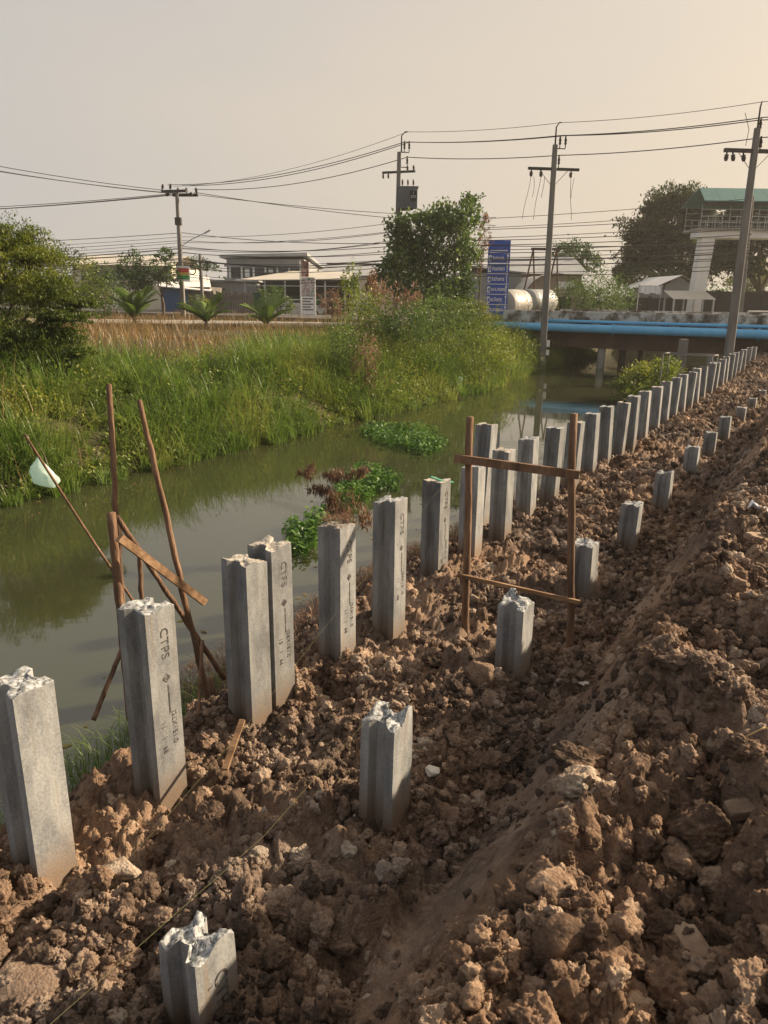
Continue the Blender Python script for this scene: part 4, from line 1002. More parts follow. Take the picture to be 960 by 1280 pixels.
tree('small_tree', 'low brownish-green tree below the rain tree by the white house', 'tree', root_at(815, 64), cl, 1200, .24, m_leafrain, 453, .14, .4)

# young coconut palms
def palm(px, y, hpx, label, seed, nf=13):
    r_ = np.random.default_rng(seed); b = np.array(root_at(px, y)); H = hpx * y / FPX
    t = thing('coconut_palm', label, 'palm', tuple(b), 'young coconut palms on the meadow')
    MB().tube([(0, 0, -.1), (0.02, 0, H * .12), (0, 0.02, H * .25)], [.11, .09, .06], 8).build('stem', m_bark, t, smooth=True)
    for f in range(nf):
        a = 2 * PI * f / nf * 1.618 * 2 + r_.uniform(-.2, .2); el = R(r_.uniform(42, 88)); L = H * r_.uniform(.8, 1.08)
        d = np.array([math.cos(a), math.sin(a), 0]); k = 9; P = []; p = np.array([0, 0, H * .18]); e = el
        for i in range(k):
            P.append(p.copy()); p = p + (d * math.cos(e) + np.array([0, 0, 1]) * math.sin(e)) * L / k; e -= R(r_.uniform(4.5, 8.5))
        mb = MB(); mb.tube(P, np.linspace(.022, .005, k), 4, cap=False); side = np.array([-d[1], d[0], 0])
        for i in range(1, k):
            for q in (0, .33, .66):
                c = P[i - 1] + (P[i] - P[i - 1]) * q; tt = (i - 1 + q) / k; dirv = (P[i] - P[i - 1]); dirv /= np.linalg.norm(dirv)
                ll = L * .30 * math.sin(PI * (.12 + .85 * tt)) ** .8
                for sg in (-1, 1):
                    o_ = (side * sg * .72 + dirv * .65 + np.array([0, 0, -.18])) * ll
                    w_ = dirv * .045
                    mb.add([c, c + o_ * .5 + w_, c + o_ + np.array([0, 0, -.06 * ll]), c + o_ * .5 - w_], [(0, 1, 2, 3)])
        mb.build('frond', m_palm, t)
palm(175, 39, 52, 'squat dark-fronded coconut palm on the meadow beside the dirt clearing', 461, 15)
palm(263, 37, 48, 'slender pale coconut palm between the other two palms', 462, 10)
palm(336, 38, 46, 'upright yellow-green coconut palm in front of the weedy bush', 463, 11)

# floating water hyacinth
def hyacinth(label, polys, count, seed):
    r_ = np.random.default_rng(seed); P = []
    for (px, py, rx, ry, wg) in polys:
        c = np.array(at_z(px, py, WATER_Z)); ex = np.array(at_z(px + rx, py, WATER_Z)) - c; ey = np.array(at_z(px, py - ry, WATER_Z)) - c
        k = int(count * wg); a = r_.uniform(0, 2 * PI, k); q = np.sqrt(r_.random(k)) * (1 + .18 * np.sin(3 * a + seed) + .1 * np.sin(7 * a))
        P.append(c + (q * np.cos(a))[:, None] * ex + (q * np.sin(a))[:, None] * ey)
    P = np.concatenate(P); k = len(P); base = P.mean(0); base[2] = WATER_Z
    t = thing('water_hyacinth_mat', label, 'water plant', tuple(base), 'floating water hyacinth mats')
    h = r_.uniform(.02, .20, k); az = r_.uniform(0, 2 * PI, k); tilt = r_.uniform(.1, 1.0, k); sz = r_.uniform(.022, .045, k)
    ring = 7; V = np.zeros((k, ring + 1, 3)); d = np.stack([np.cos(az), np.sin(az), np.zeros(k)], 1); sd = np.stack([-d[:, 1], d[:, 0], np.zeros(k)], 1)
    u_ = d * np.cos(tilt)[:, None]; u_[:, 2] = np.sin(tilt); C = P - base; C[:, 2] = h
    V[:, 0] = C - np.cross(sd, u_) * (.15 * sz)[:, None]
    for i in range(ring):
        q = 2 * PI * i / ring; V[:, i + 1] = C + (u_ * math.cos(q) + sd * math.sin(q) * .9) * sz[:, None]
    f = np.array([[0, 1 + i, 1 + (i + 1) % ring] for i in range(ring)]); F = (np.arange(k)[:, None, None] * (ring + 1) + f[None]).reshape(-1, 3)
    raw('leaves', V.reshape(-1, 3), F, m_hyacinth, t, tint=np.repeat(r_.random(k), ring + 1))['kind'] = 'stuff'
    Vb, Fb, tb = blades(np.column_stack([P[:, 0] - base[0], P[:, 1] - base[1], np.full(k, -.01)]), h, np.full(k, .012), np.full(k, .1), 1, seed=seed)
    raw('stalks', Vb, Fb, m_hyacinth, t, tint=tb)['kind'] = 'stuff'
hyacinth('wide floating mat of water hyacinth out in the canal', [(500, 546, 44, 12, 1), (530, 558, 28, 10, .6), (470, 540, 16, 6, .2)], 1100, 471)
hyacinth('small dark clump of water hyacinth close behind the straw-topped pile', [(378, 676, 24, 18, .7), (400, 655, 20, 14, .4)], 560, 472)
hyacinth('water hyacinth cluster behind the withered branch', [(465, 603, 34, 16, 1), (440, 620, 24, 14, .5)], 800, 473)
# withered branch caught at the water edge
b0 = np.array(at_z(430, 690, -.75))
yy = b0[1]
cl = [(at_y(385, 590, yy), (.15, .12, .09), .5), (at_y(403, 615, yy), (.17, .12, .10), .6), (at_y(425, 596, yy), (.17, .12, .09), .6), (at_y(425, 632, yy), (.22, .15, .18), 1.2), (at_y(445, 645, yy), (.17, .12, .18), .8), (at_y(450, 590, yy), (.12, .1, .08), .4)]
tree('withered_branch', 'withered brown branch with hanging dead leaves at the water edge', 'branch', tuple(b0), cl, 330, .10, m_leafbrown, 474, .010, .35, droop=1.4, aspect=.17, sub=.42, parts=('twigs', 'foliage'), twigs=6)
# dry straw litter and grass tufts on the near shore
def litter(name, label, s0, s1, n0, n1, k, mat, hgt, lean, seed, w=.006, lift=.0, kind='stuff'):
    r_ = np.random.default_rng(seed); s = r_.uniform(s0, s1, k); n = r_.uniform(n0, n1, k)
    P = np.stack([s * U[0] + n * N[0], s * U[1] + n * N[1], np.maximum(soil_z(s, n), WATER_Z) + lift * r_.random(k)], 1)
    V, F, tn = blades(P, hgt * r_.uniform(.4, 1.2, k), np.full(k, w), r_.uniform(*lean, k), 3, curve=1.2, seed=seed + 1)
    return tag(raw(name, V, F, mat, tint=tn), label, 'grass', kind=kind)
litter('straw_litter', 'grey-brown dead straw heaped on the shore behind the straw-topped pile', 3.9, 8.5, 3.35, 4.7, 5200, m_leafbrown, .22, (.8, 2.2), 481, .007, .12)
litter('straw_litter', 'bleached straw strewn along the shore behind the far tall piles', 8.5, 20, 3.3, 4.6, 3000, m_drygrass, .25, (.6, 1.8), 482, .008, .05)
litter('shore_grass', 'small green grass tufts at the foot of the wooden brace', 2.6, 4.2, 3.75, 4.5, 900, m_grass, .38, (.3, 1.2), 483, .006)
litter('shore_grass', 'green grass on the shore behind the shorter pile in the batter board', 6.5, 9.0, 3.5, 4.6, 900, m_grass, .30, (.3, 1.0), 484, .008)
litter('shore_grass', 'green grass behind the bare-faced pile', .2, 2.4, 3.5, 4.6, 1000, m_grass, .30, (.3, 1.0), 485, .006)
p = at_n(421, 650, 2.82); r_ = np.random.default_rng(486)
P = np.column_stack([p[0] + r_.uniform(-.09, .09, 220), p[1] + r_.uniform(-.09, .09, 220), np.full(220, p[2] + .004) + r_.uniform(0, .025, 220)])
V, F, tn = blades(P, r_.uniform(.02, .07, 220), np.full(220, .004), r_.uniform(1, 2.6, 220), 3, 1.2, 487)
o = raw('straw_tuft', V - np.array(p), F, m_leafbrown, None, tuple(p), tint=tn); tag(o, 'tuft of dry brown straw on top of a tall pile', 'straw', kind='stuff')

# litter on the water and dead stems in the far bank
r_ = np.random.default_rng(501); k = 900
s = r_.uniform(2, 40, k); n = np.where(r_.random(k) < .65, 11.9 - 1.3 * r_.random(k) ** 2.2, 4.7 + 1.2 * r_.random(k) ** 2)
C = np.stack([s * U[0] + n * N[0], s * U[1] + n * N[1], np.full(k, WATER_Z + .006)], 1); a = r_.uniform(0, 6.28, k); L = r_.uniform(.012, .06, k); d = np.stack([np.cos(a), np.sin(a), np.zeros(k)], 1); e = np.stack([-d[:, 1], d[:, 0], np.zeros(k)], 1)
V = np.stack([C - d * L[:, None], C + e * (L * .4)[:, None], C + d * L[:, None] + np.array([0, 0, .004]), C - e * (L * .4)[:, None]], 1).reshape(-1, 3); i = np.arange(k) * 4
tag(raw('floating_litter', V, np.stack([i, i + 1, i + 2, i + 3], 1), m_drygrass, tint=np.repeat(r_.random(k), 4)), 'small dead leaves and scum floating along the canal edges', 'litter', kind='stuff')
k = 2600; s = r_.uniform(2, 46, k); n = 11.6 + 5 * r_.random(k) + 1.3 * sstep(26, 36, s)
keep = (fbm(s * .5, n * .5, None, 503, 3) > .1); s, n = s[keep], n[keep]; k = len(s)
P = np.stack([s * U[0] + n * N[0], s * U[1] + n * N[1], np.maximum(land_z(s, n), WATER_Z) - .02], 1)
V, F, tn = blades(P, r_.uniform(.6, 1.25, k), np.full(k, .014), r_.uniform(.05, .6, k), 3, .6, 504)
tag(raw('dead_reeds', V, F, m_drygrass, tint=tn), 'dead tan reed stems sticking out of the far bank grass', 'reeds', kind='stuff')
p = at_n(575, 476, 12.0); W = ICO[2][0] * np.array([.10, .06, .16]) * (1 + .3 * vnoise(ICO[2][0][:, 0] * 2, ICO[2][0][:, 1] * 2, ICO[2][0][:, 2] * 2, 6))[:, None]
tag(raw('plastic_litter', W, ICO[2][1], m_bag, None, tuple(p), True), 'white scrap of plastic caught in the far bank weeds', 'litter')
# a far-off belt of trees closes the horizon behind the houses
r_ = np.random.default_rng(510); nt_ = 420; x = r_.uniform(-85, 85, nt_); y = 116 + 8 * r_.random(nt_); hh = 2.2 + 2.6 * r_.random(nt_) * (.6 + .5 * np.sin(x * .11) ** 2)
C = np.repeat(np.stack([x, y, 1 + hh * .55], 1), 60, axis=0) + r_.normal(size=(nt_ * 60, 3)) * np.repeat(np.stack([1.3 + 0 * hh, 1.3 + 0 * hh, hh * .3], 1), 60, axis=0)
V, F, tn = leaf_quads(C, .55 * r_.uniform(.6, 1.3, len(C)), 511, 0, .7, .4)
tag(raw('distant_trees', V, F, m_leafdark, tint=tn), 'far-off belt of low trees along the horizon', 'trees', kind='stuff')

# ================================================================== THE BRIDGE
t = thing('road_bridge', 'low concrete road bridge with weathered parapet over the canal', 'bridge', BP(0, 0, 0))
B0 = np.array(BP(0, 0, 0))
def bpart(name, mat, boxes, **k):
    mb = MB()
    for b in boxes: strip(mb, *b)
    mb.v = [v - B0 for v in mb.v]
    return mb.build(name, mat, t, **k)
bpart('deck', m_concrete, [(-1.2, 17.5, .35, 8.7, 1.02, ROAD_Z)])
bpart('girder', m_girder, [(-.6, 17.0, .55, .95, .22, 1.02)])
bpart('girder', m_girder, [(-.6, 17.0, 4.0, 4.4, .22, 1.02)])
bpart('girder', m_girder, [(-.6, 17.0, 7.6, 8.0, .22, 1.02)])
for d0 in (.36, 8.42):
    pw = bpart('parapet', m_parapet, [(-1.4, 17.7, d0, d0 + .22, ROAD_Z, ROAD_Z + .62)])
    mb = MB()
    for q in range(11): strip(mb, -1.3 + q * 1.85, -1.3 + q * 1.85 + .28, d0 - .05, d0 + .27, ROAD_Z - .25, ROAD_Z + .66)
    mb2 = bpart('handrail', m_parapet, [(-1.4, 17.7, d0 - .02, d0 + .24, ROAD_Z + .63, ROAD_Z + .74)])
    for q in range(11): bpart('parapet_post', m_parapet, [(-1.3 + q * 1.85, -1.3 + q * 1.85 + .28, d0 - .06, d0 + .28, ROAD_Z - .25, ROAD_Z + .69)])
for q in (4.2, 9.6, 14.2):
    for d in (.75, 4.2, 7.8):
        mb = MB().tube([np.array(BP(q, d, -2.0)) - B0, np.array(BP(q, d, .22)) - B0], .2, 10); mb.build('pier', m_concrete, t, smooth=True)
bpart('abutment', m_concrete, [(-1.6, -.5, .5, 8.5, -1.6, 1.0)])
bpart('abutment', m_concrete, [(16.9, 18.0, .5, 8.5, -1.6, 1.0)])
def pipe(label, d, z, r, t0, t1, bend=True):
    o0 = np.array(BP(0, d, z)); th = thing('water_pipe', label, 'pipe', tuple(o0))
    P = []
    if bend:
        for a in np.linspace(0, 1, 7): P.append(np.array(BP(t0 - 1.0 * math.sin(a * PI / 2) * 1, d, z - 1.1 * (1 - math.cos(a * PI / 2)))) - o0)
        P = P[::-1]
        P.insert(0, P[0] + np.array([0, 0, -.9]))
    P += [np.array(BP(q, d, z)) - o0 for q in np.linspace(t0 + .1, t1, 8)]
    MB().tube(P, r, 16).build('pipe_run', m_blue, th, smooth=True)
    for q in np.linspace(t0 + 1.2, t1 - 1, 5):
        MB().tube([np.array(BP(q, d, z)) - o0, np.array(BP(q + .09, d, z)) - o0], r * 1.22, 16).build('flange', m_blue, th, smooth=False)
    for q in np.linspace(t0 + 2.2, t1 - 2, 4):
        MB().bar(np.array(BP(q, d - r - .02, z - r - .02)) - o0, np.array(BP(q, .5, z - r - .02)) - o0, .08, .05).build('bracket', m_steel_dark, th)
    return th
pipe('thick bright blue water pipe running along the bridge face', -.02, 1.22, .21, -3.0, 26)
pipe('thinner blue pipe tucked above the thick pipe on the parapet', .20, 1.56, .08, 1.0, 24, False)
# things at the bridge foot
p = at_z(851, 462, .0); b = np.array([*XY(31.0, 5.3), -.9])
b = np.array(at_n(851, 458, 5.0)); top = at_n(855, 424, 5.0); b[2] = -1.0
tag(MB().box((0, 0, (top[2] + 1.0) / 2), (.26, .26, top[2] + 1.0)).build('square_pile', m_pole_conc, None, tuple(b)), 'square concrete post standing in the water before the bridge', 'post')
f0 = np.array(at_n(826, 468, 5.0)); zt = at_n(826, 443, 5.0)[2]
t = thing('pipe_frame', 'bare rectangular grey pipe frame standing at the shore before the bridge', 'frame', tuple(f0))
L, D, Hh = 1.55, .8, zt - f0[2]
ex, ey = np.array([BD[0], BD[1], 0]), np.array([BN[0], BN[1], 0])
cor = [np.zeros(3), ex * L, ex * L + ey * D, ey * D]
for c in cor: MB().tube([c + np.array([0, 0, -.9]), c + np.array([0, 0, Hh])], .02, 8).build('leg', m_pole_conc, t, smooth=True)
for q in range(4): MB().tube([cor[q] + np.array([0, 0, Hh]), cor[(q + 1) % 4] + np.array([0, 0, Hh])], .02, 8).build('rail', m_pole_conc, t, smooth=True)
b = np.array(BP(13.6, -.55, .75)); mb = MB().box((0, 0, 0), (.5, .12, .42)); mb.box((0, 0, .23), (.56, .2, .04))
o = mb.build('meter_box', m_white, None, tuple(b)); o.rotation_euler = (0, 0, math.atan2(BD[1], BD[0])); tag(o, 'small white box fixed below the blue pipe', 'box')

# ================================================================== UTILITY POLES AND WIRES
def insulator(mb, p, up=.22, r=.055, d=(0, 0, 1)):
    p = np.array(p, float); d = np.array(d, float)
    mb.tube([p, p + d * up * .3, p + d * up * .32, p + d * up * .55, p + d * up * .57, p + d * up], [r * .35, r * .35, r, r * .6, r, r * .55], 8)
    return mb
def pole_shaft(t, h, w0=.17, w1=.105, lean=(0, 0), below=.9):
    mb = MB(); V = []
    for z, w in ((-below, w0), (h * .5, (w0 + w1) / 2), (h, w1)):
        c = w * .25
        V += [(lean[0] * z / h + x, lean[1] * z / h + y, z) for x, y in ((w, w - c), (w - c, w), (c - w, w), (-w, w - c), (-w, c - w), (c - w, -w), (w - c, -w), (w, c - w))]
    F = [(i * 8 + k, i * 8 + (k + 1) % 8, i * 8 + 8 + (k + 1) % 8, i * 8 + 8 + k) for i in range(2) for k in range(8)] + [tuple(range(16, 24)), tuple(range(8))[::-1]]
    mb.add(V, F); return mb.build('pole_shaft', m_pole_conc, t)
def util_pole(label, topx, topy, y, basex, ground, shaft_top):
    """topx/topy: pixel of the top of the concrete shaft"""
    tp = np.array(at_y(topx, topy, y)); bp = np.array(at_y(basex, 420, y)); base = np.array([bp[0], y, ground])
    t = thing('utility_pole', label, 'utility pole', tuple(base)); h = tp[2] - ground; ln = (tp[0] - base[0], 0)
    pole_shaft(t, h, lean=ln)
    return t, base, h, ln
def at_h(h0, h, ln): return np.array([ln[0] * h0 / h, ln[1] * h0 / h, h0])
def crossarm(t, c, half, dirv, w=.11, name='crossarm'):
    d = np.array([*dirv, 0]) / np.linalg.norm(dirv); MB().bar(c - d * half, c + d * half, w, w * 1.1).build(name, m_steel_dark, t); return d
def braces(t, c, d, sp=.7, drop=.75):
    for sg in (-1, 1): MB().tube([c + d * sg * sp, c + np.array([0, 0, -drop])], .015, 5).build('arm_brace', m_galv, t)
def earth_peak(t, c, h=1.0, bendx=.25):
    MB().tube([c, c + np.array([0, 0, h * .8]), c + np.array([bendx * .5, 0, h]), c + np.array([bendx, 0, h * 1.0])], [.04, .035, .03, .03], 6).build('earth_wire_bracket', m_steel_dark, t, smooth=True)
def post_insulators(t, c, dx=.28, n=2):
    for k in range(n):
        b = c + np.array([dx + k * .26, 0, 0]); MB().tube([c, b - np.array([0, 0, .02])], .025, 5).build('insulator_arm', m_steel_dark, t)
        insulator(MB(), b, .55, .065).build('insulator', m_steel_dark, t, smooth=True)
WIRE_PTS = {}
LD = BD                                                     # the line runs along the road
# pole in the water before the bridge
y = 38.2
t, base, h, ln = util_pole('concrete utility pole standing in the canal in front of the blue pipe', 694, 181, y, 680, -1.4, 0)
c = at_h(h, h, ln); earth_peak(t, c, .95); WIRE_PTS['mid_e'] = base + c + np.array([.25, 0, .95])
post_insulators(t, at_h(h - .15, h, ln), .22, 2); WIRE_PTS['mid_a'] = base + at_h(h + .4, h, ln) + np.array([.22, 0, 0]); WIRE_PTS['mid_b'] = base + at_h(h + .4, h, ln) + np.array([.48, 0, 0])
post_insulators(t, at_h(h - 1.0, h, ln), .22, 1); WIRE_PTS['mid_c'] = base + at_h(h - .45, h, ln) + np.array([.22, 0, 0])
ca = at_h(h - 1.05, h, ln); d = crossarm(t, ca, 1.25, (1, .12)); braces(t, ca, d, .75, .8)
for k, q in enumerate((-1.1, -.62, .85)):
    b = ca + d * q + np.array([0, -.05, -.06]); insulator(MB(), b, .3, .09, (0, 0, -1)).build('insulator', m_steel_dark, t, smooth=True)
    P = [b + np.array([.02 * math.sin(i * 1.3 + k) - .12 * i * (1, .8, -.6)[k] * .5, 0, -.3 - .38 * i]) for i in range(6)]; MB().tube(P, .011, 4).build('loose_wire', m_wire, t)
    P = [b + np.array([.14 + .05 * math.sin(i * 1.1 + k), .02, -.3 - .3 * i]) for i in range(4)]; MB().tube(P, .011, 4).build('loose_wire', m_wire, t)
MB().box(at_h(1.9, h, ln) + np.array([.22, -.1, 0]), (.16, .16, .32)).build('fuse_box', m_white, t)
MB().box(at_h(1.45, h, ln) + np.array([.22, -.1, 0]), (.14, .14, .26)).build('fuse_box', m_white, t)
# pole at the right end of the row of piles
y = 33.0
t, base, h, ln = util_pole('concrete utility pole beside the crowded end of the pile row', 947, 160, y, 914, .2, 0)
c = at_h(h, h, ln); earth_peak(t, c, .95, .05); WIRE_PTS['right_e'] = base + c + np.array([.05, 0, .95])
post_insulators(t, at_h(h - .2, h, ln), .10, 1); insulator(MB(), at_h(h - .9, h, ln) + np.array([.2, 0, 0]), .6, .08).build('insulator', m_steel_dark, t, smooth=True)
WIRE_PTS['right_a'] = base + at_h(h + .38, h, ln) + np.array([.10, 0, 0]); WIRE_PTS['right_b'] = base + at_h(h + .28, h, ln) + np.array([-.05, 0, 0]); WIRE_PTS['right_c'] = base + at_h(h - .35, h, ln) + np.array([.2, 0, 0])
ca = at_h(h - .85, h, ln); d = crossarm(t, ca, 1.3, (1, .1), .13); braces(t, ca, d, .75, .8)
for q in (-1.2, -.95, -.5, .8):
    insulator(MB(), ca + d * q + np.array([0, -.05, -.07]), .34, .10, (.2 if q > -1.1 else 0, 0, -1)).build('insulator', m_steel_dark, t, smooth=True)
MB().tube([ca + np.array([-.6, 0, 1.4]), ca + np.array([-.35, 0, .8]), ca + np.array([-.4, 0, .2])], .012, 4).build('loose_wire', m_wire, t)
# thinner pole behind it
t, base, h, ln = util_pole('thinner grey concrete pole leaning behind the bridge parapet', 940, 245, 47, 921, .9, 0)
# transformer pole
y = 44.0
t, base, h, ln = util_pole('concrete utility pole carrying a grey transformer above the climber tree', 499, 190, y, 494, .9, 0)
c = at_h(h, h, ln); earth_peak(t, c + np.array([.12, 0, 0]), 1.0, .35); WIRE_PTS['tr_e'] = base + c + np.array([.45, 0, 1.0])
post_insulators(t, at_h(h - .0, h, ln), .28, 2); post_insulators(t, at_h(h - .75, h, ln), .45, 1)
WIRE_PTS['tr_a'] = base + at_h(h + .5, h, ln) + np.array([.28, 0, 0]); WIRE_PTS['tr_b'] = base + at_h(h + .5, h, ln) + np.array([.54, 0, 0]); WIRE_PTS['tr_c'] = base + at_h(h - .25, h, ln) + np.array([.45, 0, 0])
ca = at_h(h - 1.0, h, ln); d = crossarm(t, ca, .95, (1, -.35), .10)
for q in (-.9, -.6, .5, .85): insulator(MB(), ca + d * q, .30, .07, (0, 0, 1) if q > 0 else (0, 0, -1)).build('insulator', m_steel_dark, t, smooth=True)
m_trafo = plain('transformer_grey', (.16, .17, .185), .5, .1)
tc = at_h(h - 2.35, h, ln) + np.array([.52, -.15, 0]); mb = MB()
for q in range(-3, 4): mb.box(tc + np.array([q * .14, -.30, -.02]), (.03, .1, .8))
mb.box(tc, (1.05, .55, 1.05)); mb.box(tc + np.array([0, 0, .55]), (1.15, .65, .07)); tf = mb.build('transformer', m_trafo, t)
for q in (-.3, 0, .3): insulator(MB(), tc + np.array([q, 0, .58]), .38, .06).build('bushing', m_steel_dark, tf, smooth=True)
MB().box(tc + np.array([.30, -.36, .1]), (.34, .012, .5)).build('rating_plate', m_darkopen, tf)
cu = bpy.data.curves.new('plate_number', 'FONT'); cu.body = '1\n777'; cu.size = .2; cu.align_x = 'CENTER'; cu.extrude = .002
to = bpy.data.objects.new('plate_number', cu); col.objects.link(to); me = bpy.data.meshes.new_from_object(to.evaluated_get(bpy.context.evaluated_depsgraph_get())); bpy.data.objects.remove(to)
me.materials.append(m_signwhite); o = bpy.data.objects.new('plate_number', me); col.objects.link(o); o.parent = tf; o.location = tuple(tc + np.array([.30, -.372, .16])); o.rotation_euler = (PI / 2, 0, 0)
MB().bar(at_h(h - 2.95, h, ln), tc + np.array([.3, 0, -.56]), .12, .1).build('platform', m_steel_dark, t)
# pole with a sign by the dirt clearing
y = 55.0
t, base, h, ln = util_pole('concrete utility pole with wide crossarms and a coloured sign board', 221, 240, y, 231, .95, 0)
ca = at_h(h, h, ln); d1 = crossarm(t, ca + np.array([-.2, 0, .05]), .95, (1, -.25), .16); d2 = crossarm(t, ca + np.array([.5, .3, -.15]), .9, (1, -.1), .18)
for q in (-.9, -.3): insulator(MB(), ca + np.array([-.2, 0, .1]) + d1 * q, .42, .10, (.2, 0, 1)).build('insulator', m_steel_dark, t, smooth=True)
for q in (-.5, .1, .8): insulator(MB(), ca + np.array([.5, .3, -.1]) + d2 * q, .42, .10).build('insulator', m_steel_dark, t, smooth=True)
for q in (-.7, .8): insulator(MB(), ca + np.array([.1, 0, -.1]) + d1 * q, .35, .14, (q, 0, -.25)).build('insulator', m_steel_dark, t, smooth=True)
MB().box(at_h(h - 1.9, h, ln), (.42, .34, .5)).build('junction_box', m_steel_dark, t)
MB().tube([at_h(h - 3.6, h, ln), at_h(h - 3.6, h, ln) + np.array([.8, 0, .5]), at_h(h - 3.6, h, ln) + np.array([1.9, 0, 1.0])], .03, 6).build('lamp_arm', m_galv, t)
MB().box(at_h(h - 3.6, h, ln) + np.array([2.0, 0, 1.05]), (.5, .14, .09), Matrix.Rotation(-.5, 3, 'Y')).build('lamp_head', m_galv, t)
for q, (dx, dz) in enumerate(((.75, -5.1), (1.65, -4.75))):
    ring = [at_h(h, h, ln) + np.array([dx + .26 * math.cos(a), 0, dz + .33 * math.sin(a)]) for a in np.linspace(0, 2 * PI, 15)]
    MB().tube(ring, .045, 6).build('cable_coil', m_wire, t, smooth=True)
for dz, hw in ((-4.6, .8), (-5.0, .7)): MB().bar(at_h(h + dz, h, ln) + np.array([-hw * .6, 0, 0]), at_h(h + dz, h, ln) + np.array([hw * 1.4, 0, -.1]), .07, .06).build('cable_bracket', m_steel_dark, t)
WIRE_PTS['left'] = base + ca
sg0 = np.array(at_y(229, 342, y - .35)) - base
sb_ = MB().box(sg0, (.95, .05, 1.02)).build('sign_board', m_signwhite, t)
for nm, mt, dz, hh_ in (('red_band', m_red, .22, .30), ('yellow_band', m_yellow, -.02, .16), ('green_band', m_signgreen, -.25, .28)): MB().box(sg0 + np.array([0, -.04, dz]), (.80, .02, hh_ - .01)).build(nm, mt, sb_)
# second thin pole next to it
tp = np.array(at_y(250, 318, 60)); bz = .95
tag(MB().tube([(0, 0, -.4), (0, 0, tp[2] - bz)], [.16, .12], 8).build('fence_pole', m_pole_conc, None, (tp[0], 60, bz)), 'short bare concrete pole beside the signed utility pole', 'pole')

def wire(a, b, sag, r, label, group, seg=18):
    a, b = np.array(a), np.array(b)
    P = [a + (b - a) * q - np.array([0, 0, sag * 4 * q * (1 - q)]) for q in np.linspace(0, 1, seg)]
    return tag(MB().tube([p - a for p in P], r, 5, cap=False).build('overhead_wire', m_wire, None, tuple(a), True), label, 'wire', group)
GW, GC = 'high voltage wires on the pole tops', 'low communication cables along the road'
off = at_y(1250, 60, 26)
rights = {'e': at_y(1200, 95, 25), 'a': at_y(1200, 112, 25), 'b': at_y(1200, 120, 25), 'c': at_y(1200, 140, 25)}
lt = WIRE_PTS['left']
lefts = {'e': lt + np.array([-.2, 0, .35]), 'a': lt + np.array([-.6, 0, .45]), 'b': lt + np.array([.4, 0, .4]), 'c': lt + np.array([1.2, 0, .2])}
for q, nm in (('e', 'earth wire'), ('a', 'front twin wire'), ('b', 'rear twin wire'), ('c', 'lowest top wire')):
    r = .012 if q == 'e' else .021
    wire(WIRE_PTS['mid_' + q], WIRE_PTS['right_' + q], .12, r, f'{nm} spanning from the canal pole to the pile row pole', GW)
    wire(WIRE_PTS['tr_' + q], WIRE_PTS['mid_' + q], .12, r, f'{nm} spanning from the transformer pole to the canal pole', GW)
    wire(lefts[q], WIRE_PTS['tr_' + q], .55, r, f'{nm} spanning from the signed pole to the transformer pole', GW)
    wire(WIRE_PTS['right_' + q], rights[q], .1, r, f'{nm} running on past the pile row pole over the bridge road', GW)
for k, (py0, py1) in enumerate(((180, 236), (198, 240), (205, 243), (262, 245), (268, 248), (268, 254))):
    if k < 3: wire(at_y(-700, py0 - 150, 36), lt + np.array([-.9 + .5 * k, 0, .1 - .2 * (k > 0)]), .9, .022, 'black wire coming from over the feathery tree down to the signed pole crossarm', GW)
    else: wire(at_y(-420, py0 - 8, 80), lt + np.array([-.7 + .5 * (k - 3), 0, -.15]), .9, .022, 'black wire rising from beyond the road to the signed pole crossarm', GW)
wire(lt + np.array([1.2, 0, 0]), at_y(620, 282, 62), .3, .022, 'twin cable leaving the signed pole towards the corrugated shed', GC)
wire(lt + np.array([.9, 0, -.1]), at_y(620, 272, 62), .3, .02, 'thin cable leaving the signed pole towards the corrugated shed', GC)
# communication cables in front of the buildings, past the poles
lows_ = [(295, 305, .020), (303, 268, .016), (309, 286, .018), (314, 293, .020), (318, 300, .018), (324, 316, .030), (331, 309, .016), (337, 321, .018), (343, 331, .016), (300, 248, .014), (327, 324, .02), (312, 279, .016), (320, 305, .02), (334, 313, .018), (346, 336, .02), (307, 262, .014)]
for k, (pl, pr, r) in enumerate(lows_):
    a = at_y(229, pl - 4 + 1.5 * (k % 3), 55.2); m_ = at_y(496, (pl + pr) / 2 + 4, 44.4); e = at_y(940, pr, 40.5)
    lb = 'low black communication cable strung along the road poles'
    r = r * 1.05
    wire(a, m_, .25 + .1 * (k % 3), r, lb, GC); wire(m_, e, .15, r, lb, GC)
    wire(at_y(-420, pl + 12 + 4 * (k % 4), 70), a, .5, r, 'low communication cable running off behind the feathery tree', GC)

# ================================================================== SIGN, BOARDS, BUILDINGS
def text_mesh(body, size, mat, parent, loc, name='lettering', align='LEFT', squash=1.0):
    cu = bpy.data.curves.new(name, 'FONT'); cu.body = body; cu.size = size; cu.align_x = align; cu.extrude = .004; cu.offset = .006
    to = bpy.data.objects.new(name, cu); col.objects.link(to); me = bpy.data.meshes.new_from_object(to.evaluated_get(bpy.context.evaluated_depsgraph_get())); bpy.data.objects.remove(to)
    me.materials.clear(); me.materials.append(mat)
    o = bpy.data.objects.new(name, me); col.objects.link(o); o.parent = parent; o.location = loc; o.rotation_euler = (PI / 2, 0, 0); o.scale = (squash, 1, 1); return o
y = 47.0
p0, p1 = np.array(at_y(604, 393, y)), np.array(at_y(631, 300, y)); Wd = (631 - 606) / FPX * y * 1.04; Hh = p1[2] - p0[2]
base = np.array([p0[0] + Wd / 2 + .12, y, 1.0])
t = thing('direction_sign', 'tall blue direction sign with six white-lettered rows', 'sign', tuple(base), rz=-.06)
lnx = .16
z0 = p0[2] - base[2]
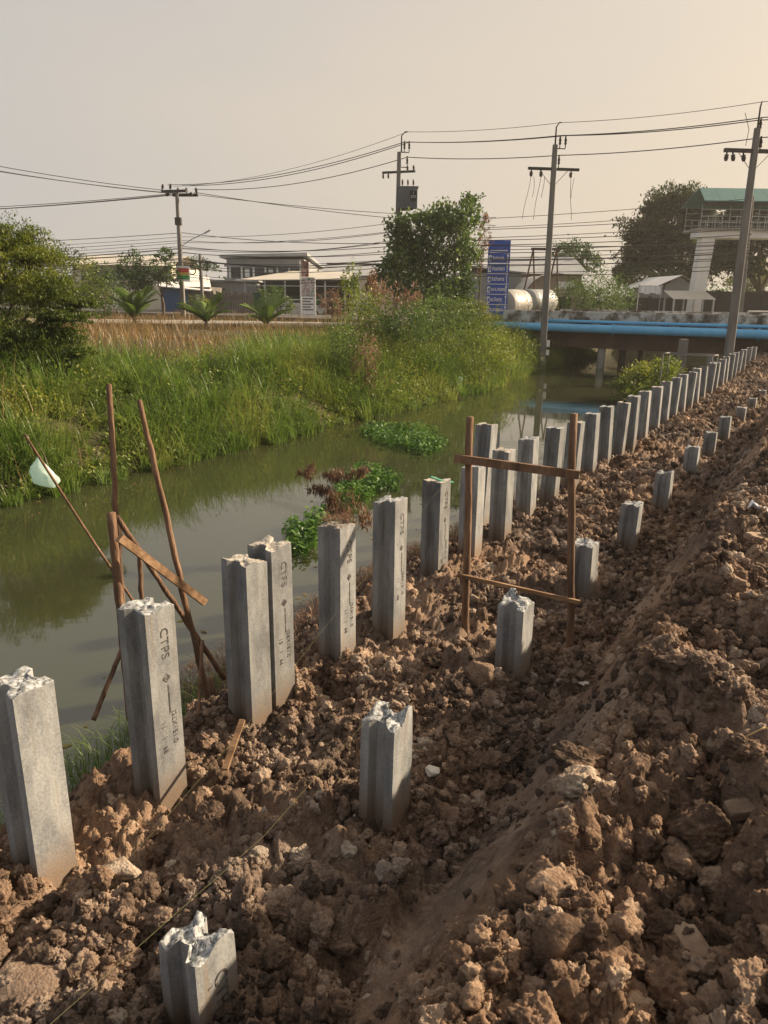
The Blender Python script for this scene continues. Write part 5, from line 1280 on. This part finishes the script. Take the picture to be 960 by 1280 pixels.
MB().box((-.45 * Wd, .1, (z0 + Hh) / 2), (.10, .10, z0 + Hh)).build('post', m_galv, t); MB().box((.42 * Wd, .1, (z0 + Hh) / 2), (.10, .10, z0 + Hh)).build('post', m_galv, t)
rows = ['\u0e27\u0e31\u0e14\u0e2a\u0e32\u0e21\u0e01\u0e2d', '\u0e1a\u0e49\u0e32\u0e19\u0e1a\u0e32\u0e07\u0e19\u0e32', '\u0e27\u0e31\u0e14\u0e1a\u0e49\u0e32\u0e19\u0e01\u0e32\u0e23', '\u0e2d\u0e1a\u0e15.\u0e2a\u0e32\u0e21\u0e01\u0e2d', '\u0e23\u0e23.\u0e27\u0e31\u0e14\u0e1a\u0e32\u0e07', '\u0e16.\u0e2a\u0e32\u0e18\u0e32\u0e23\u0e13\u0e30']
hd = Hh * .17; rh = (Hh - hd) / 6
pn = MB().box((0, 0, z0 + Hh - hd / 2), (Wd, .05, hd - .05)).build('header_panel', m_signblue, t)
MB().box((-.02, -.03, z0 + Hh - hd * .82), (Wd * .8, .012, .05)).build('header_line', m_signwhite, pn)
for k in range(6):
    zc = z0 + Hh - hd - rh * (k + .5)
    pn = MB().box((0, 0, zc), (Wd, .05, rh - .05)).build('sign_panel', m_signblue, t)
    ic = MB().box((-Wd * .40, -.03, zc - .02), (.17, .012, rh * .62)).build('pictogram', m_signwhite, pn)
    MB().box((-Wd * .40 + .02, -.042, zc - .03), (.08, .01, rh * .34)).build('pictogram_mark', m_signblue, ic)
    text_mesh(rows[k], .30, m_signwhite, pn, (-Wd * .30, -.03, zc - .10), squash=.62)
    MB().add([(Wd * .40 + a, -.034, zc + b_) for a, b_ in ((-.02, -.26), (.02, -.26), (.02, .12), (.075, .10), (0, .28), (-.075, .10), (-.02, .12))], [tuple(range(7))]).build('arrow', m_signwhite, pn)
    if k: MB().box((0, -.03, zc + rh / 2), (Wd * .96, .014, .03)).build('divider', m_signwhite, t)

def house(name, label, cat, px0, px1, y, depth, zt=None, pyt=None, wallmat=m_greywall, group=None, rz=0):
    a, b = at_y(px0, pyt, y), at_y(px1, pyt, y)
    base = np.array([(a[0] + b[0]) / 2, y, .85]); t = thing(name, label, cat, tuple(base), group, rz)
    w = b[0] - a[0]; h = a[2] - .85
    return t, base, w, h
# --- grey two-storey building
t, base, w, h = house('grey_building', 'grey two-storey building with a flat overhanging roof beyond the road', 'building', 283, 380, 76, 20, pyt=323)
D = 19
MB().bb(-w / 2, w / 2, 0, D, 0, h).build('wall', m_greywall, t)
rf = MB(); o_ = .35
rf.add([(-w / 2 - .5, -.8, h + .02), (w / 2 + .4, -.8, h + .32), (w / 2 + .4, D + .5, h - .2), (-w / 2 - .5, D + .5, h - .2), (-w / 2 - .5, -.8, h + .30), (w / 2 + .4, -.8, h + .60), (w / 2 + .4, D + .5, h + .05), (-w / 2 - .5, D + .5, h + .05)], [(0, 3, 2, 1), (4, 5, 6, 7), (0, 1, 5, 4), (1, 2, 6, 5), (2, 3, 7, 6), (3, 0, 4, 7)])
rf.build('roof', m_roofgrey, t)
zw0, zw1 = at_y(300, 347, 76)[2] - .85, at_y(300, 335, 76)[2] - .85
xs = np.linspace(-w / 2 + .3, w / 2 - .3, 7)
for k in range(6):
    wv_ = MB().bb(xs[k] + .1, xs[k + 1] - .1, -.05, .05, zw0, zw1).build('window', m_glass, t)
    MB().bb(xs[k] - .09, xs[k] + .09, -.12, .0, zw0 - .1, zw1 + .1).build('mullion', m_white, wv_)
    if k in (1, 3): MB().bb(xs[k] + .3, xs[k] + .75, -.09, -.055, zw0 + .05, zw1 - .05).build('curtain', m_white, wv_)
MB().bb(-w / 2 - .2, w / 2 + .2, -.25, -.01, zw1 + .1, zw1 + .3).build('ledge', m_greywall, t); MB().bb(-w / 2 - .2, w / 2 + .2, -.35, -.01, zw0 - .3, zw0 - .1).build('ledge', m_greywall, t)
for k in range(3): MB().bb(w / 2 - .02, w / 2 + .05, 2 + k * 5.5, 4.5 + k * 5.5, zw0, zw1).build('window', m_glass, t)
# --- canopy shed
t, base, w, h = house('canopy_shed', 'open shed with a pale sheet canopy in front of the grey building', 'shed', 308, 432, 68, 9, pyt=350)
D = 7
MB().add([(-w / 2 - .8, -1, h - .1), (w / 2 + .4, -1, h + .1), (w / 2 + .4, D, h + .95), (-w / 2 + 3.2, D, h + .95), (-w / 2 - .8, -1, h - .02), (w / 2 + .4, -1, h + .18), (w / 2 + .4, D, h + 1.03), (-w / 2 + 3.2, D, h + 1.03)], [(0, 3, 2, 1), (4, 5, 6, 7), (0, 1, 5, 4), (1, 2, 6, 5), (2, 3, 7, 6), (3, 0, 4, 7)]).build('canopy', m_roofpale, t)
for q in np.linspace(-w / 2, w / 2, 6): MB().bb(q - .07, q + .07, -.9, -.76, -.1, h - .05).build('post', m_galv, t)
MB().bb(-w / 2, w / 2, D - .3, D - .1, 0, h + .8).build('back_wall', m_darkopen, t)
MB().bb(-w / 2 + .2, -w / 2 + 2.9, 2, 2.2, .3, 2.1).build('side_panel', m_greenpaint, t); MB().bb(-w / 2 + 3.4, w / 2 - 2.5, 4, 4.2, .2, 1.9).build('side_panel', m_greenpaint, t)
MB().bb(-w / 2, w / 2, -.86, -.80, h - .5, h - .42).build('beam', m_galv, t)
for q in (.8, 1.5): MB().bb(w * .14, w / 2, -.84, -.78, q, q + .07).build('fence_rail', m_galv, t)
# --- lower blue-grey building to its side
t, base, w, h = house('long_shed', 'long low shed with a blue-grey sheet roof behind the bank shrubs', 'shed', 405, 500, 84, 12, pyt=345)
MB().bb(-w / 2, w / 2, 0, 12, 0, h).build('wall', m_cream, t)
MB().add([(-w / 2 - .4, -.6, h), (w / 2 + .4, -.6, h), (w / 2 + .4, 9, h + 1.5), (-w / 2 - .4, 9, h + 1.5), (-w / 2 - .4, -.6, h + .1), (w / 2 + .4, -.6, h + .1), (w / 2 + .4, 9, h + 1.6), (-w / 2 - .4, 9, h + 1.6)], [(0, 3, 2, 1), (4, 5, 6, 7), (0, 1, 5, 4), (1, 2, 6, 5), (2, 3, 7, 6), (3, 0, 4, 7)]).build('roof', m_roofgrey, t)
MB().bb(-w / 2 - .4, w / 2 + .4, 8.8, 9.3, h + 1.55, h + 1.75).build('ridge', m_girder, t)
for q in np.linspace(-w / 2 + .8, w / 2 - 1.6, 4): MB().bb(q, q + .9, -.06, .02, h - 1.3, h - .4).build('window', m_glass, t)
# --- poster board
p = at_y(385, 388, 58); base = np.array([p[0], 58, .95]); ht = at_y(385, 326, 58)[2] - .95
t = thing('poster_board', 'tall narrow board covered with posters and a white frame', 'sign board', tuple(base))
MB().bb(-.58, -.48, -.05, .05, -.2, ht).build('post', m_white, t); MB().bb(.50, .60, -.05, .05, -.2, ht - 1.2).build('post', m_white, t)
m_p2 = surf('dark_portrait_print', [(.4, (.10, .03, .05)), (.5, (.30, .14, .12)), (.6, (.55, .38, .33))], 1.6, .5, 0, detail=2)
MB().bb(-.46, .10, -.03, .02, ht - 1.15, ht).build('poster', m_p2, t); MB().bb(-.46, .49, -.03, .02, ht - 2.5, ht - 1.18).build('poster', m_poster, t); MB().bb(-.46, .49, -.03, .02, .4, ht - 2.55).build('poster', m_signwhite, t)
for k in range(5): MB().bb(-.40, .42 - .2 * (k % 2), -.042, -.034, .7 + k * .2, .78 + k * .2).build('print_line', m_ink, t)
# --- silver car
p = at_y(371, 383, 64); base = np.array([p[0], 64, 1.0]); base[2] = .97
t = thing('parked_car', 'silver car parked under the canopy beside the poster board', 'car', tuple(base), rz=.3)
prof = [(-2.1, .3), (-2.15, .75), (-1.95, .95), (-1.2, 1.0), (-.6, 1.45), (.8, 1.48), (1.5, 1.0), (2.05, .92), (2.15, .6), (2.1, .3)]
V = [(x, yy_ * (.93 if z > 1.1 else 1), z) for yy_ in (-.82, .82) for x, z in prof]; k = len(prof)
MB().add(V, [(i, (i + 1) % k, k + (i + 1) % k, k + i) for i in range(k)] + [tuple(range(k)), tuple(range(k, 2 * k))[::-1]]).build('body', m_carpaint, t)
for sg in (-1, 1):
    MB().add([(x, sg * .80, z) for x, z in ((-.95, 1.05), (-.5, 1.38), (.72, 1.40), (1.2, 1.05))], [(0, 1, 2, 3)]).build('side_window', m_glass, t)
    for x in (-1.35, 1.35):
        wh = MB().tube([(x, sg * .70, .31), (x, sg * .86, .31)], .31, 16).build('wheel', m_tyre, t); MB().tube([(x, sg * .85, .31), (x, sg * .875, .31)], .17, 12).build('rim', m_galv, wh)
MB().add([(1.22, -.7, 1.06), (1.22, .7, 1.06), (.85, .64, 1.42), (.85, -.64, 1.42)], [(0, 1, 2, 3)]).build('windscreen', m_glass, t)
for sg in (-1, 1): MB().box((2.12, sg * .6, .72), (.08, .3, .14)).build('headlight', m_signwhite, t)
# --- buildings beyond the meadow
t, base, w, h = house('low_warehouse', 'long low warehouse with pale roof behind the meadow trees', 'warehouse', 90, 212, 92, 14, pyt=330)
MB().bb(-w / 2, w / 2, 0, 14, 0, h).build('wall', m_cream, t)
MB().add([(-w / 2 - .5, -.8, h - .1), (w / 2 + .5, -.8, h - .1), (w / 2 + .5, 7, h + 1.4), (-w / 2 - .5, 7, h + 1.4), (-w / 2 - .5, 15, h - .1), (w / 2 + .5, 15, h - .1)], [(0, 1, 2, 3), (3, 2, 5, 4)]).build('roof', m_roofpale, t)
for q in np.linspace(-w / 2 + 1, w / 2 - 2, 5): MB().bb(q, q + 1.2, -.06, .02, h - 1.8, h - .7).build('window', m_glass, t)
t, base, w, h = house('tin_hut', 'white-roofed hut with blue tarpaulin side by the fork-trunked tree', 'hut', 200, 262, 66, 6, pyt=358)
MB().bb(-w / 2, w / 2, 0, 6, 0, h).build('wall', m_timber_grey, t)
MB().add([(-w / 2 - .3, -.6, h), (w / 2 + .3, -.6, h - .4), (w / 2 - 1.5, 6.5, h + .9), (-w / 2 + .6, 6.5, h + 1.1), (-w / 2 - .3, -.6, h + .08), (w / 2 + .3, -.6, h - .32), (w / 2 - 1.5, 6.5, h + .98), (-w / 2 + .6, 6.5, h + 1.18)], [(0, 3, 2, 1), (4, 5, 6, 7), (0, 1, 5, 4), (1, 2, 6, 5), (2, 3, 7, 6), (3, 0, 4, 7)]).build('roof', m_white, t)
m_tarp = plain('blue_tarpaulin', (.04, .09, .19), .6); MB().bb(-w / 2 + .2, -w / 2 + 2.4, -.12, -.03, 0, h - .2).build('tarpaulin', m_tarp, t); MB().bb(w / 2 - 1.2, w / 2 - .4, -.08, .0, 0, 1.9).build('door', m_corr, t)
a_, b_ = at_y(262, 385, 63), at_y(318, 385, 63); base = np.array([a_[0], 63, .9]); t = thing('plank_fence', 'weathered dark plank fence between the hut and canopy shed', 'fence', tuple(base)); L = b_[0] - a_[0]
for k in range(int(L / .19)): MB().bb(k * .19, k * .19 + .165, 0, .03, 0, 2.0 + .18 * math.sin(k * 2.3)).build('plank', m_timber_grey, t)
for z in (.5, 1.6): MB().bb(0, L, .035, .08, z, z + .09).build('rail', m_timber_grey, t)
t, base, w, h = house('small_shed', 'small grey shed with a corrugated pale front behind the plank fence', 'shed', 262, 320, 72, 6, pyt=352)
MB().bb(-w / 2, w / 2, 0, 6, 0, h).build('wall', m_corr, t); MB().bb(-w / 2 - .3, w / 2 + .3, -.5, 6.3, h + .01, h + .16).build('roof', m_roofgrey, t)
for k in range(18): MB().bb(-w / 2 + k * w / 18, -w / 2 + k * w / 18 + .06, -.05, -.001, 0, h * .8).build('sheet_rib', m_roofgrey, t)
# --- corrugated shed behind the sign
t, base, w, h = house('corrugated_shed', 'grey corrugated metal shed behind the blue sign', 'shed', 575, 652, 64, 9, pyt=336)
MB().bb(-w / 2, w / 2, 0, 9, 0, h - .3).build('wall', m_corr, t)
for k in range(30): MB().bb(-w / 2 + k * w / 30, -w / 2 + k * w / 30 + .07, -.05, -.001, 0, h - .35).build('sheet_rib', m_corr, t)
MB().add([(-w / 2 - .3, -.5, h + .25), (w / 2 + .3, -.5, h - .35), (w / 2 + .3, 9.4, h - .35), (-w / 2 - .3, 9.4, h + .25), (-w / 2 - .3, -.5, h + .37), (w / 2 + .3, -.5, h - .23), (w / 2 + .3, 9.4, h - .23), (-w / 2 - .3, 9.4, h + .37)], [(0, 3, 2, 1), (4, 5, 6, 7), (0, 1, 5, 4), (1, 2, 6, 5), (2, 3, 7, 6), (3, 0, 4, 7)]).build('roof', m_roofgrey, t)
MB().bb(-w / 2, w / 2, -.1, -.06, .9, 1.3).build('base_band', m_darkopen, t)
# --- gable warehouse
t, base, w, h = house('gable_warehouse', 'brown gabled warehouse with a broad grey sheet roof', 'warehouse', 648, 728, 74, 12, pyt=340)
MB().add([(-w / 2, 0, 0), (w / 2, 0, 0), (w / 2, 12, 0), (-w / 2, 12, 0), (-w / 2, 0, h), (w / 2, 0, h), (w / 2, 12, h), (-w / 2, 12, h), (w / 2, 6, h + 1.7), (-w / 2, 6, h + 1.7)], [(0, 1, 5, 4), (1, 2, 6, 8, 5), (2, 3, 7, 6), (3, 0, 4, 9, 7)]).build('wall', m_roofbrown, t)
MB().add([(-w / 2 - 2.2, -.7, h - .15), (w / 2 + .5, -.7, h - .15), (w / 2 + .5, 6, h + 1.75), (-w / 2 - .6, 6, h + 1.75), (w / 2 + .5, 12.7, h - .15), (-w / 2 - .6, 12.7, h - .15)], [(0, 1, 2, 3), (3, 2, 4, 5)]).build('roof', m_roofgrey, t)
for k in range(24): MB().bb(-w / 2 + k * w / 24, -w / 2 + k * w / 24 + .06, -.05, -.001, 0, h - .2).build('sheet_rib', m_roofbrown, t)
# --- arched hut
a_, b_ = at_y(655, 395, 58), at_y(728, 395, 58); base = np.array([(a_[0] + b_[0]) / 2, 58, .95]); w = b_[0] - a_[0]; h = at_y(690, 343, 58)[2] - .95
t = thing('arched_hut', 'round-roofed hut with a brown gable end behind the tanks', 'hut', tuple(base)); arc = [(w / 2 * math.cos(a), 1.9 + (h - 1.9) * math.sin(a)) for a in np.linspace(0, PI, 17)]
MB().add([(x, 0, z) for x, z in arc] + [(x, .1, z) for x, z in arc], [tuple(range(17)), tuple(range(17, 34))[::-1]]).build('gable_end', m_roofbrown, t)
MB().add([(x * 1.04, -.4, 1.9 + (z - 1.9) * 1.05) for x, z in arc] + [(x * 1.04, 9, 1.9 + (z - 1.9) * 1.05) for x, z in arc], [(i, i + 1, 18 + i, 17 + i) for i in range(16)]).build('roof', m_roofpale, t, smooth=True)
for x in (-w / 2, -w / 6, w / 6, w / 2): MB().bb(x - .09, x + .09, -.1, .08, -.1, 1.95).build('post', m_steel_dark, t)
MB().bb(-w / 2, w / 2, 4, 4.2, 0, 1.9).build('back_wall', m_darkopen, t); MB().bb(.1, 1.4, -.06, -.001, 2.5, 3.0).build('window', m_signwhite, t)
# --- tanks
def tank(label, px, py, y, r, L, ang, mat):
    c = np.array(at_y(px, py, y)); base = np.array([c[0], c[1], .95]); t = thing('storage_tank', label, 'tank', tuple(base)); dz = c[2] - .95
    d = np.array([math.cos(ang), math.sin(ang), 0]); prof = [(-.15, .01), (-.12, .5), (0, .92), (.1, 1), (L, 1), (L + .12, .9), (L + .25, .4), (L + .27, .01)]
    MB().tube([np.array([0, 0, dz]) + d * q for q, _ in prof], [r * f for _, f in prof], 24).build('shell', mat, t, smooth=True)
    for q in (.2 * L, .8 * L):
        n_ = np.array([-d[1], d[0], 0]); MB().bar(d * q - n_ * r * .8 + np.array([0, 0, (dz - r * .6) / 2]), d * q + n_ * r * .8 + np.array([0, 0, (dz - r * .6) / 2]), .2, max(.2, dz - r * .6)).build('saddle', m_steel_dark, t)
        MB().tube([np.array([0, 0, dz]) + d * (q - .04), np.array([0, 0, dz]) + d * (q + .04)], r * 1.015, 24).build('band', m_galv, t)
tank('big cream storage tank lying beside the blue sign', 627, 381, 49.5, .98, 2.4, .9, m_tank)
tank('smaller grey-white storage tank behind the cream tank', 658, 377, 54, .85, 2.6, .75, m_corr)
# --- hoist
b = np.array(at_y(672, 360, 56)); b[2] = .95; t = thing('hoist_frame', 'rusty A-frame hoist rising above the tanks', 'hoist', tuple(b)); ht = at_y(672, 311, 56)[2] - .95
for x0 in (-.45, 1.25):
    for sp in (-.9, .75): MB().tube([(x0 + sp * .9 - .1, 0 if sp < 0 else .6, 0), (x0, .2, ht)], .06, 6).build('leg', m_girder, t)
MB().bar((-.6, .2, ht), (1.5, .2, ht), .14, .18).build('beam', m_girder, t)
MB().tube([(.6, .2, ht), (.6, .2, ht - 1.0)], .02, 5).build('chain', m_steel_dark, t); MB().box((.6, .2, ht - .5), (.12, .12, .3)).build('pulley_block', m_steel_dark, t)
# --- white house, laundry, awning and dark wall behind the bridge
t, base, w, h = house('white_house', 'small white house with a shallow gable behind the bridge', 'house', 832, 866, 56, 7, pyt=356)
MB().add([(-w / 2, 0, 0), (w / 2, 0, 0), (w / 2, 7, 0), (-w / 2, 7, 0), (-w / 2, 0, h), (w / 2, 0, h), (w / 2, 7, h), (-w / 2, 7, h), (0, 0, h + .6), (0, 7, h + .6)], [(0, 1, 5, 8, 4), (1, 2, 6, 5), (2, 3, 7, 9, 6), (3, 0, 4, 7)]).build('wall', m_greywall, t)
MB().add([(-w / 2 - .9, -.5, h - .15), (0, -.5, h + .68), (w / 2 + .4, -.5, h - .05), (-w / 2 - .9, 7.4, h - .15), (0, 7.4, h + .68), (w / 2 + .4, 7.4, h - .05)], [(0, 1, 4, 3), (1, 2, 5, 4)]).build('roof', m_white, t)
MB().bb(-w / 2 + .3, -.1, -.05, .01, .9, 2.0).build('window', m_glass, t); MB().bb(.2, .9, -.05, .01, 0, 2.0).build('door', m_darkopen, t)
b = np.array(at_y(796, 385, 50)); b[2] = 1.0; t = thing('laundry_rack', 'rack of dark and white laundry hung above the parapet', 'laundry', tuple(b))
hz = at_y(796, 357, 50)[2] - 1.0
for x in (0, 1.45): MB().tube([(x, 0, 0), (x, 0, hz + .1)], .03, 6).build('post', m_galv, t)
MB().tube([(-.1, 0, hz), (1.6, 0, hz)], .02, 5).build('rail', m_galv, t)
for k in range(4):
    X, Z_ = np.meshgrid(np.linspace(0, .36, 8), np.linspace(0, -.45 - .08 * (k % 2), 6), indexing='ij'); i = (np.arange(7)[:, None] * 6 + np.arange(5)).ravel()
    raw('cloth', np.stack([X.ravel() + .02 + k * .37, .03 * np.sin(X.ravel() * 22 + k), Z_.ravel() + hz], 1), np.stack([i, i + 6, i + 7, i + 1], 1), m_cloth, t, smooth=True)
a_, b_ = at_y(842, 370, 47), at_y(896, 370, 47); b = np.array([a_[0], 47, 1.0]); t = thing('awning', 'pale corrugated awning on posts just behind the bridge parapet', 'awning', tuple(b)); L = b_[0] - a_[0]; hz = at_y(842, 374, 47)[2] - 1.0
for k in range(10): MB().add([(k * L / 10, 0, hz), ((k + .94) * L / 10, 0, hz), ((k + .94) * L / 10, 1.8, hz + .5), (k * L / 10, 1.8, hz + .5), (k * L / 10, 0, hz + .03), ((k + .94) * L / 10, 0, hz + .03), ((k + .94) * L / 10, 1.8, hz + .53), (k * L / 10, 1.8, hz + .53)], [(0, 3, 2, 1), (4, 5, 6, 7), (0, 1, 5, 4), (1, 2, 6, 5), (2, 3, 7, 6), (3, 0, 4, 7)]).build('roof_sheet', m_roofpale, t)
for x in (0.1, L / 2, L - .1): MB().bb(x - .05, x + .05, .05, .15, 0, hz).build('post', m_galv, t); MB().bb(x - .05, x + .05, 1.65, 1.75, 0, hz + .45).build('post', m_galv, t)
a_, b_ = at_y(785, 370, 54), at_y(1010, 370, 54); b = np.array([a_[0], 54, .9]); L = b_[0] - a_[0]; hz = at_y(900, 364, 54)[2] - .9
t = thing('boundary_wall', 'long dark boundary wall behind the bridge and white house', 'wall', tuple(b))
for k in range(8): MB().bb(k * L / 8, (k + .985) * L / 8, 0, .15, 0, hz - (.5 if k < 3 else 0)).build('wall_panel', m_darkwall, t); MB().bb(k * L / 8 - .1, k * L / 8 + .1, -.06, .2, 0, hz - (.4 if k < 3 else -.08)).build('pier', m_darkwall, t)
t = thing('guard_rail', 'pale pipe guard rail in front of the dark wall', 'railing', tuple(b + np.array([L * .55, -3.5, 0])))
for z in (1.15, .75): MB().tube([(0, 0, z), (L * .45, 0, z)], .045, 6).build('rail', m_white, t)
for x in np.linspace(0, L * .45, 5): MB().tube([(x, 0, 0), (x, 0, 1.15)], .045, 6).build('post', m_white, t)

# --- pedestrian overpass
y = 50.0
cb = np.array(at_y(871, 372, y)); b = np.array([cb[0], y, 1.0]); t = thing('pedestrian_overpass', 'white concrete pedestrian overpass with green tiled roof', 'overpass', tuple(b))
bt, bb_ = at_y(880, 288, y)[2] - 1.0, at_y(880, 297, y)[2] - 1.0
mb = MB(); x1 = at_y(885, 297, y)[0] - b[0]
cw = .36
mb.add([(-cw, 0, -.3), (cw, 0, -.3), (cw, .8, -.3), (-cw, .8, -.3), (x1 - cw, 0, bb_), (x1 + cw + .12, 0, bb_), (x1 + cw + .12, .8, bb_), (x1 - cw, .8, bb_)], [(3, 2, 1, 0), (4, 5, 6, 7), (0, 1, 5, 4), (1, 2, 6, 5), (2, 3, 7, 6), (3, 0, 4, 7)])
mb.build('column', m_white, t)
MB().bb(x1 - .6, x1 + 26, -.1, 1.4, bb_, bt).build('beam', m_white, t); MB().bb(x1 - .75, x1 + 26, -.3, 2.4, bt, bt + .14).build('walkway', m_concrete, t)
MB().bb(x1 + 13, x1 + 13.9, 0, 1.2, -.3, bb_).build('column', m_white, t)
rt = at_y(880, 254, y)[2] - 1.0; rp = at_y(886, 233, y)[2] - 1.0
for yy_ in (-.25, 2.3):
    for k in range(22): MB().bb(x1 - .7 + k * .45, x1 - .66 + k * .45, yy_ - .02, yy_ + .02, bt + .14, rt - (.05 if k % 4 == 0 else .75)).build('baluster', m_galv, t)
    for z in (.45, .8, 1.2): MB().bb(x1 - .72, x1 + 10, yy_ - .03, yy_ + .03, bt + z, bt + z + .05).build('handrail', m_galv, t)
rx0 = x1 - .75
for k in range(9):
    xa, xb = rx0 - .1 + k * 1.0, rx0 - .1 + k * 1.0 + .99
    MB().add([(xa, -.9, rt), (xb, -.9, rt), (xb + .35, 1.05, rp), (xa + .35, 1.05, rp), (xa, -.9, rt + .06), (xb, -.9, rt + .06), (xb + .35, 1.05, rp + .06), (xa + .35, 1.05, rp + .06)], [(0, 3, 2, 1), (4, 5, 6, 7), (0, 1, 5, 4), (1, 2, 6, 5), (2, 3, 7, 6), (3, 0, 4, 7)]).build('roof_sheet', m_roofgreen, t)
    MB().add([(xa + .35, 1.06, rp), (xb + .35, 1.06, rp), (xb, 3.0, rt), (xa, 3.0, rt), (xa + .35, 1.06, rp + .06), (xb + .35, 1.06, rp + .06), (xb, 3.0, rt + .06), (xa, 3.0, rt + .06)], [(0, 3, 2, 1), (4, 5, 6, 7), (0, 1, 5, 4), (1, 2, 6, 5), (2, 3, 7, 6), (3, 0, 4, 7)]).build('roof_sheet', m_roofgreen, t)
MB().bb(rx0, rx0 + 9, -.8, -.7, rt - .22, rt - .02).build('eaves_beam', m_steel_dark, t)

# ================================================================== HAZE: one closed box of thin, even air round the whole scene
hz_ = MB().bb(-90, 90, -30, 130, -3.2, 16).build('haze', [])
hz_.data.materials.clear()
m_haze = bpy.data.materials.new('haze_air'); m_haze.use_nodes = True
nt = m_haze.node_tree; nt.nodes.remove(nt.nodes['Principled BSDF'])
pv = nt.nodes.new('ShaderNodeVolumePrincipled'); pv.inputs['Density'].default_value = .00055; pv.inputs['Color'].default_value = (.93, .90, .87, 1); pv.inputs['Anisotropy'].default_value = .3
nt.links.new(pv.outputs[0], nt.nodes['Material Output'].inputs['Volume'])
hz_.data.materials.append(m_haze); tag(hz_, 'thin pale evening haze filling the air', 'haze', kind='stuff')
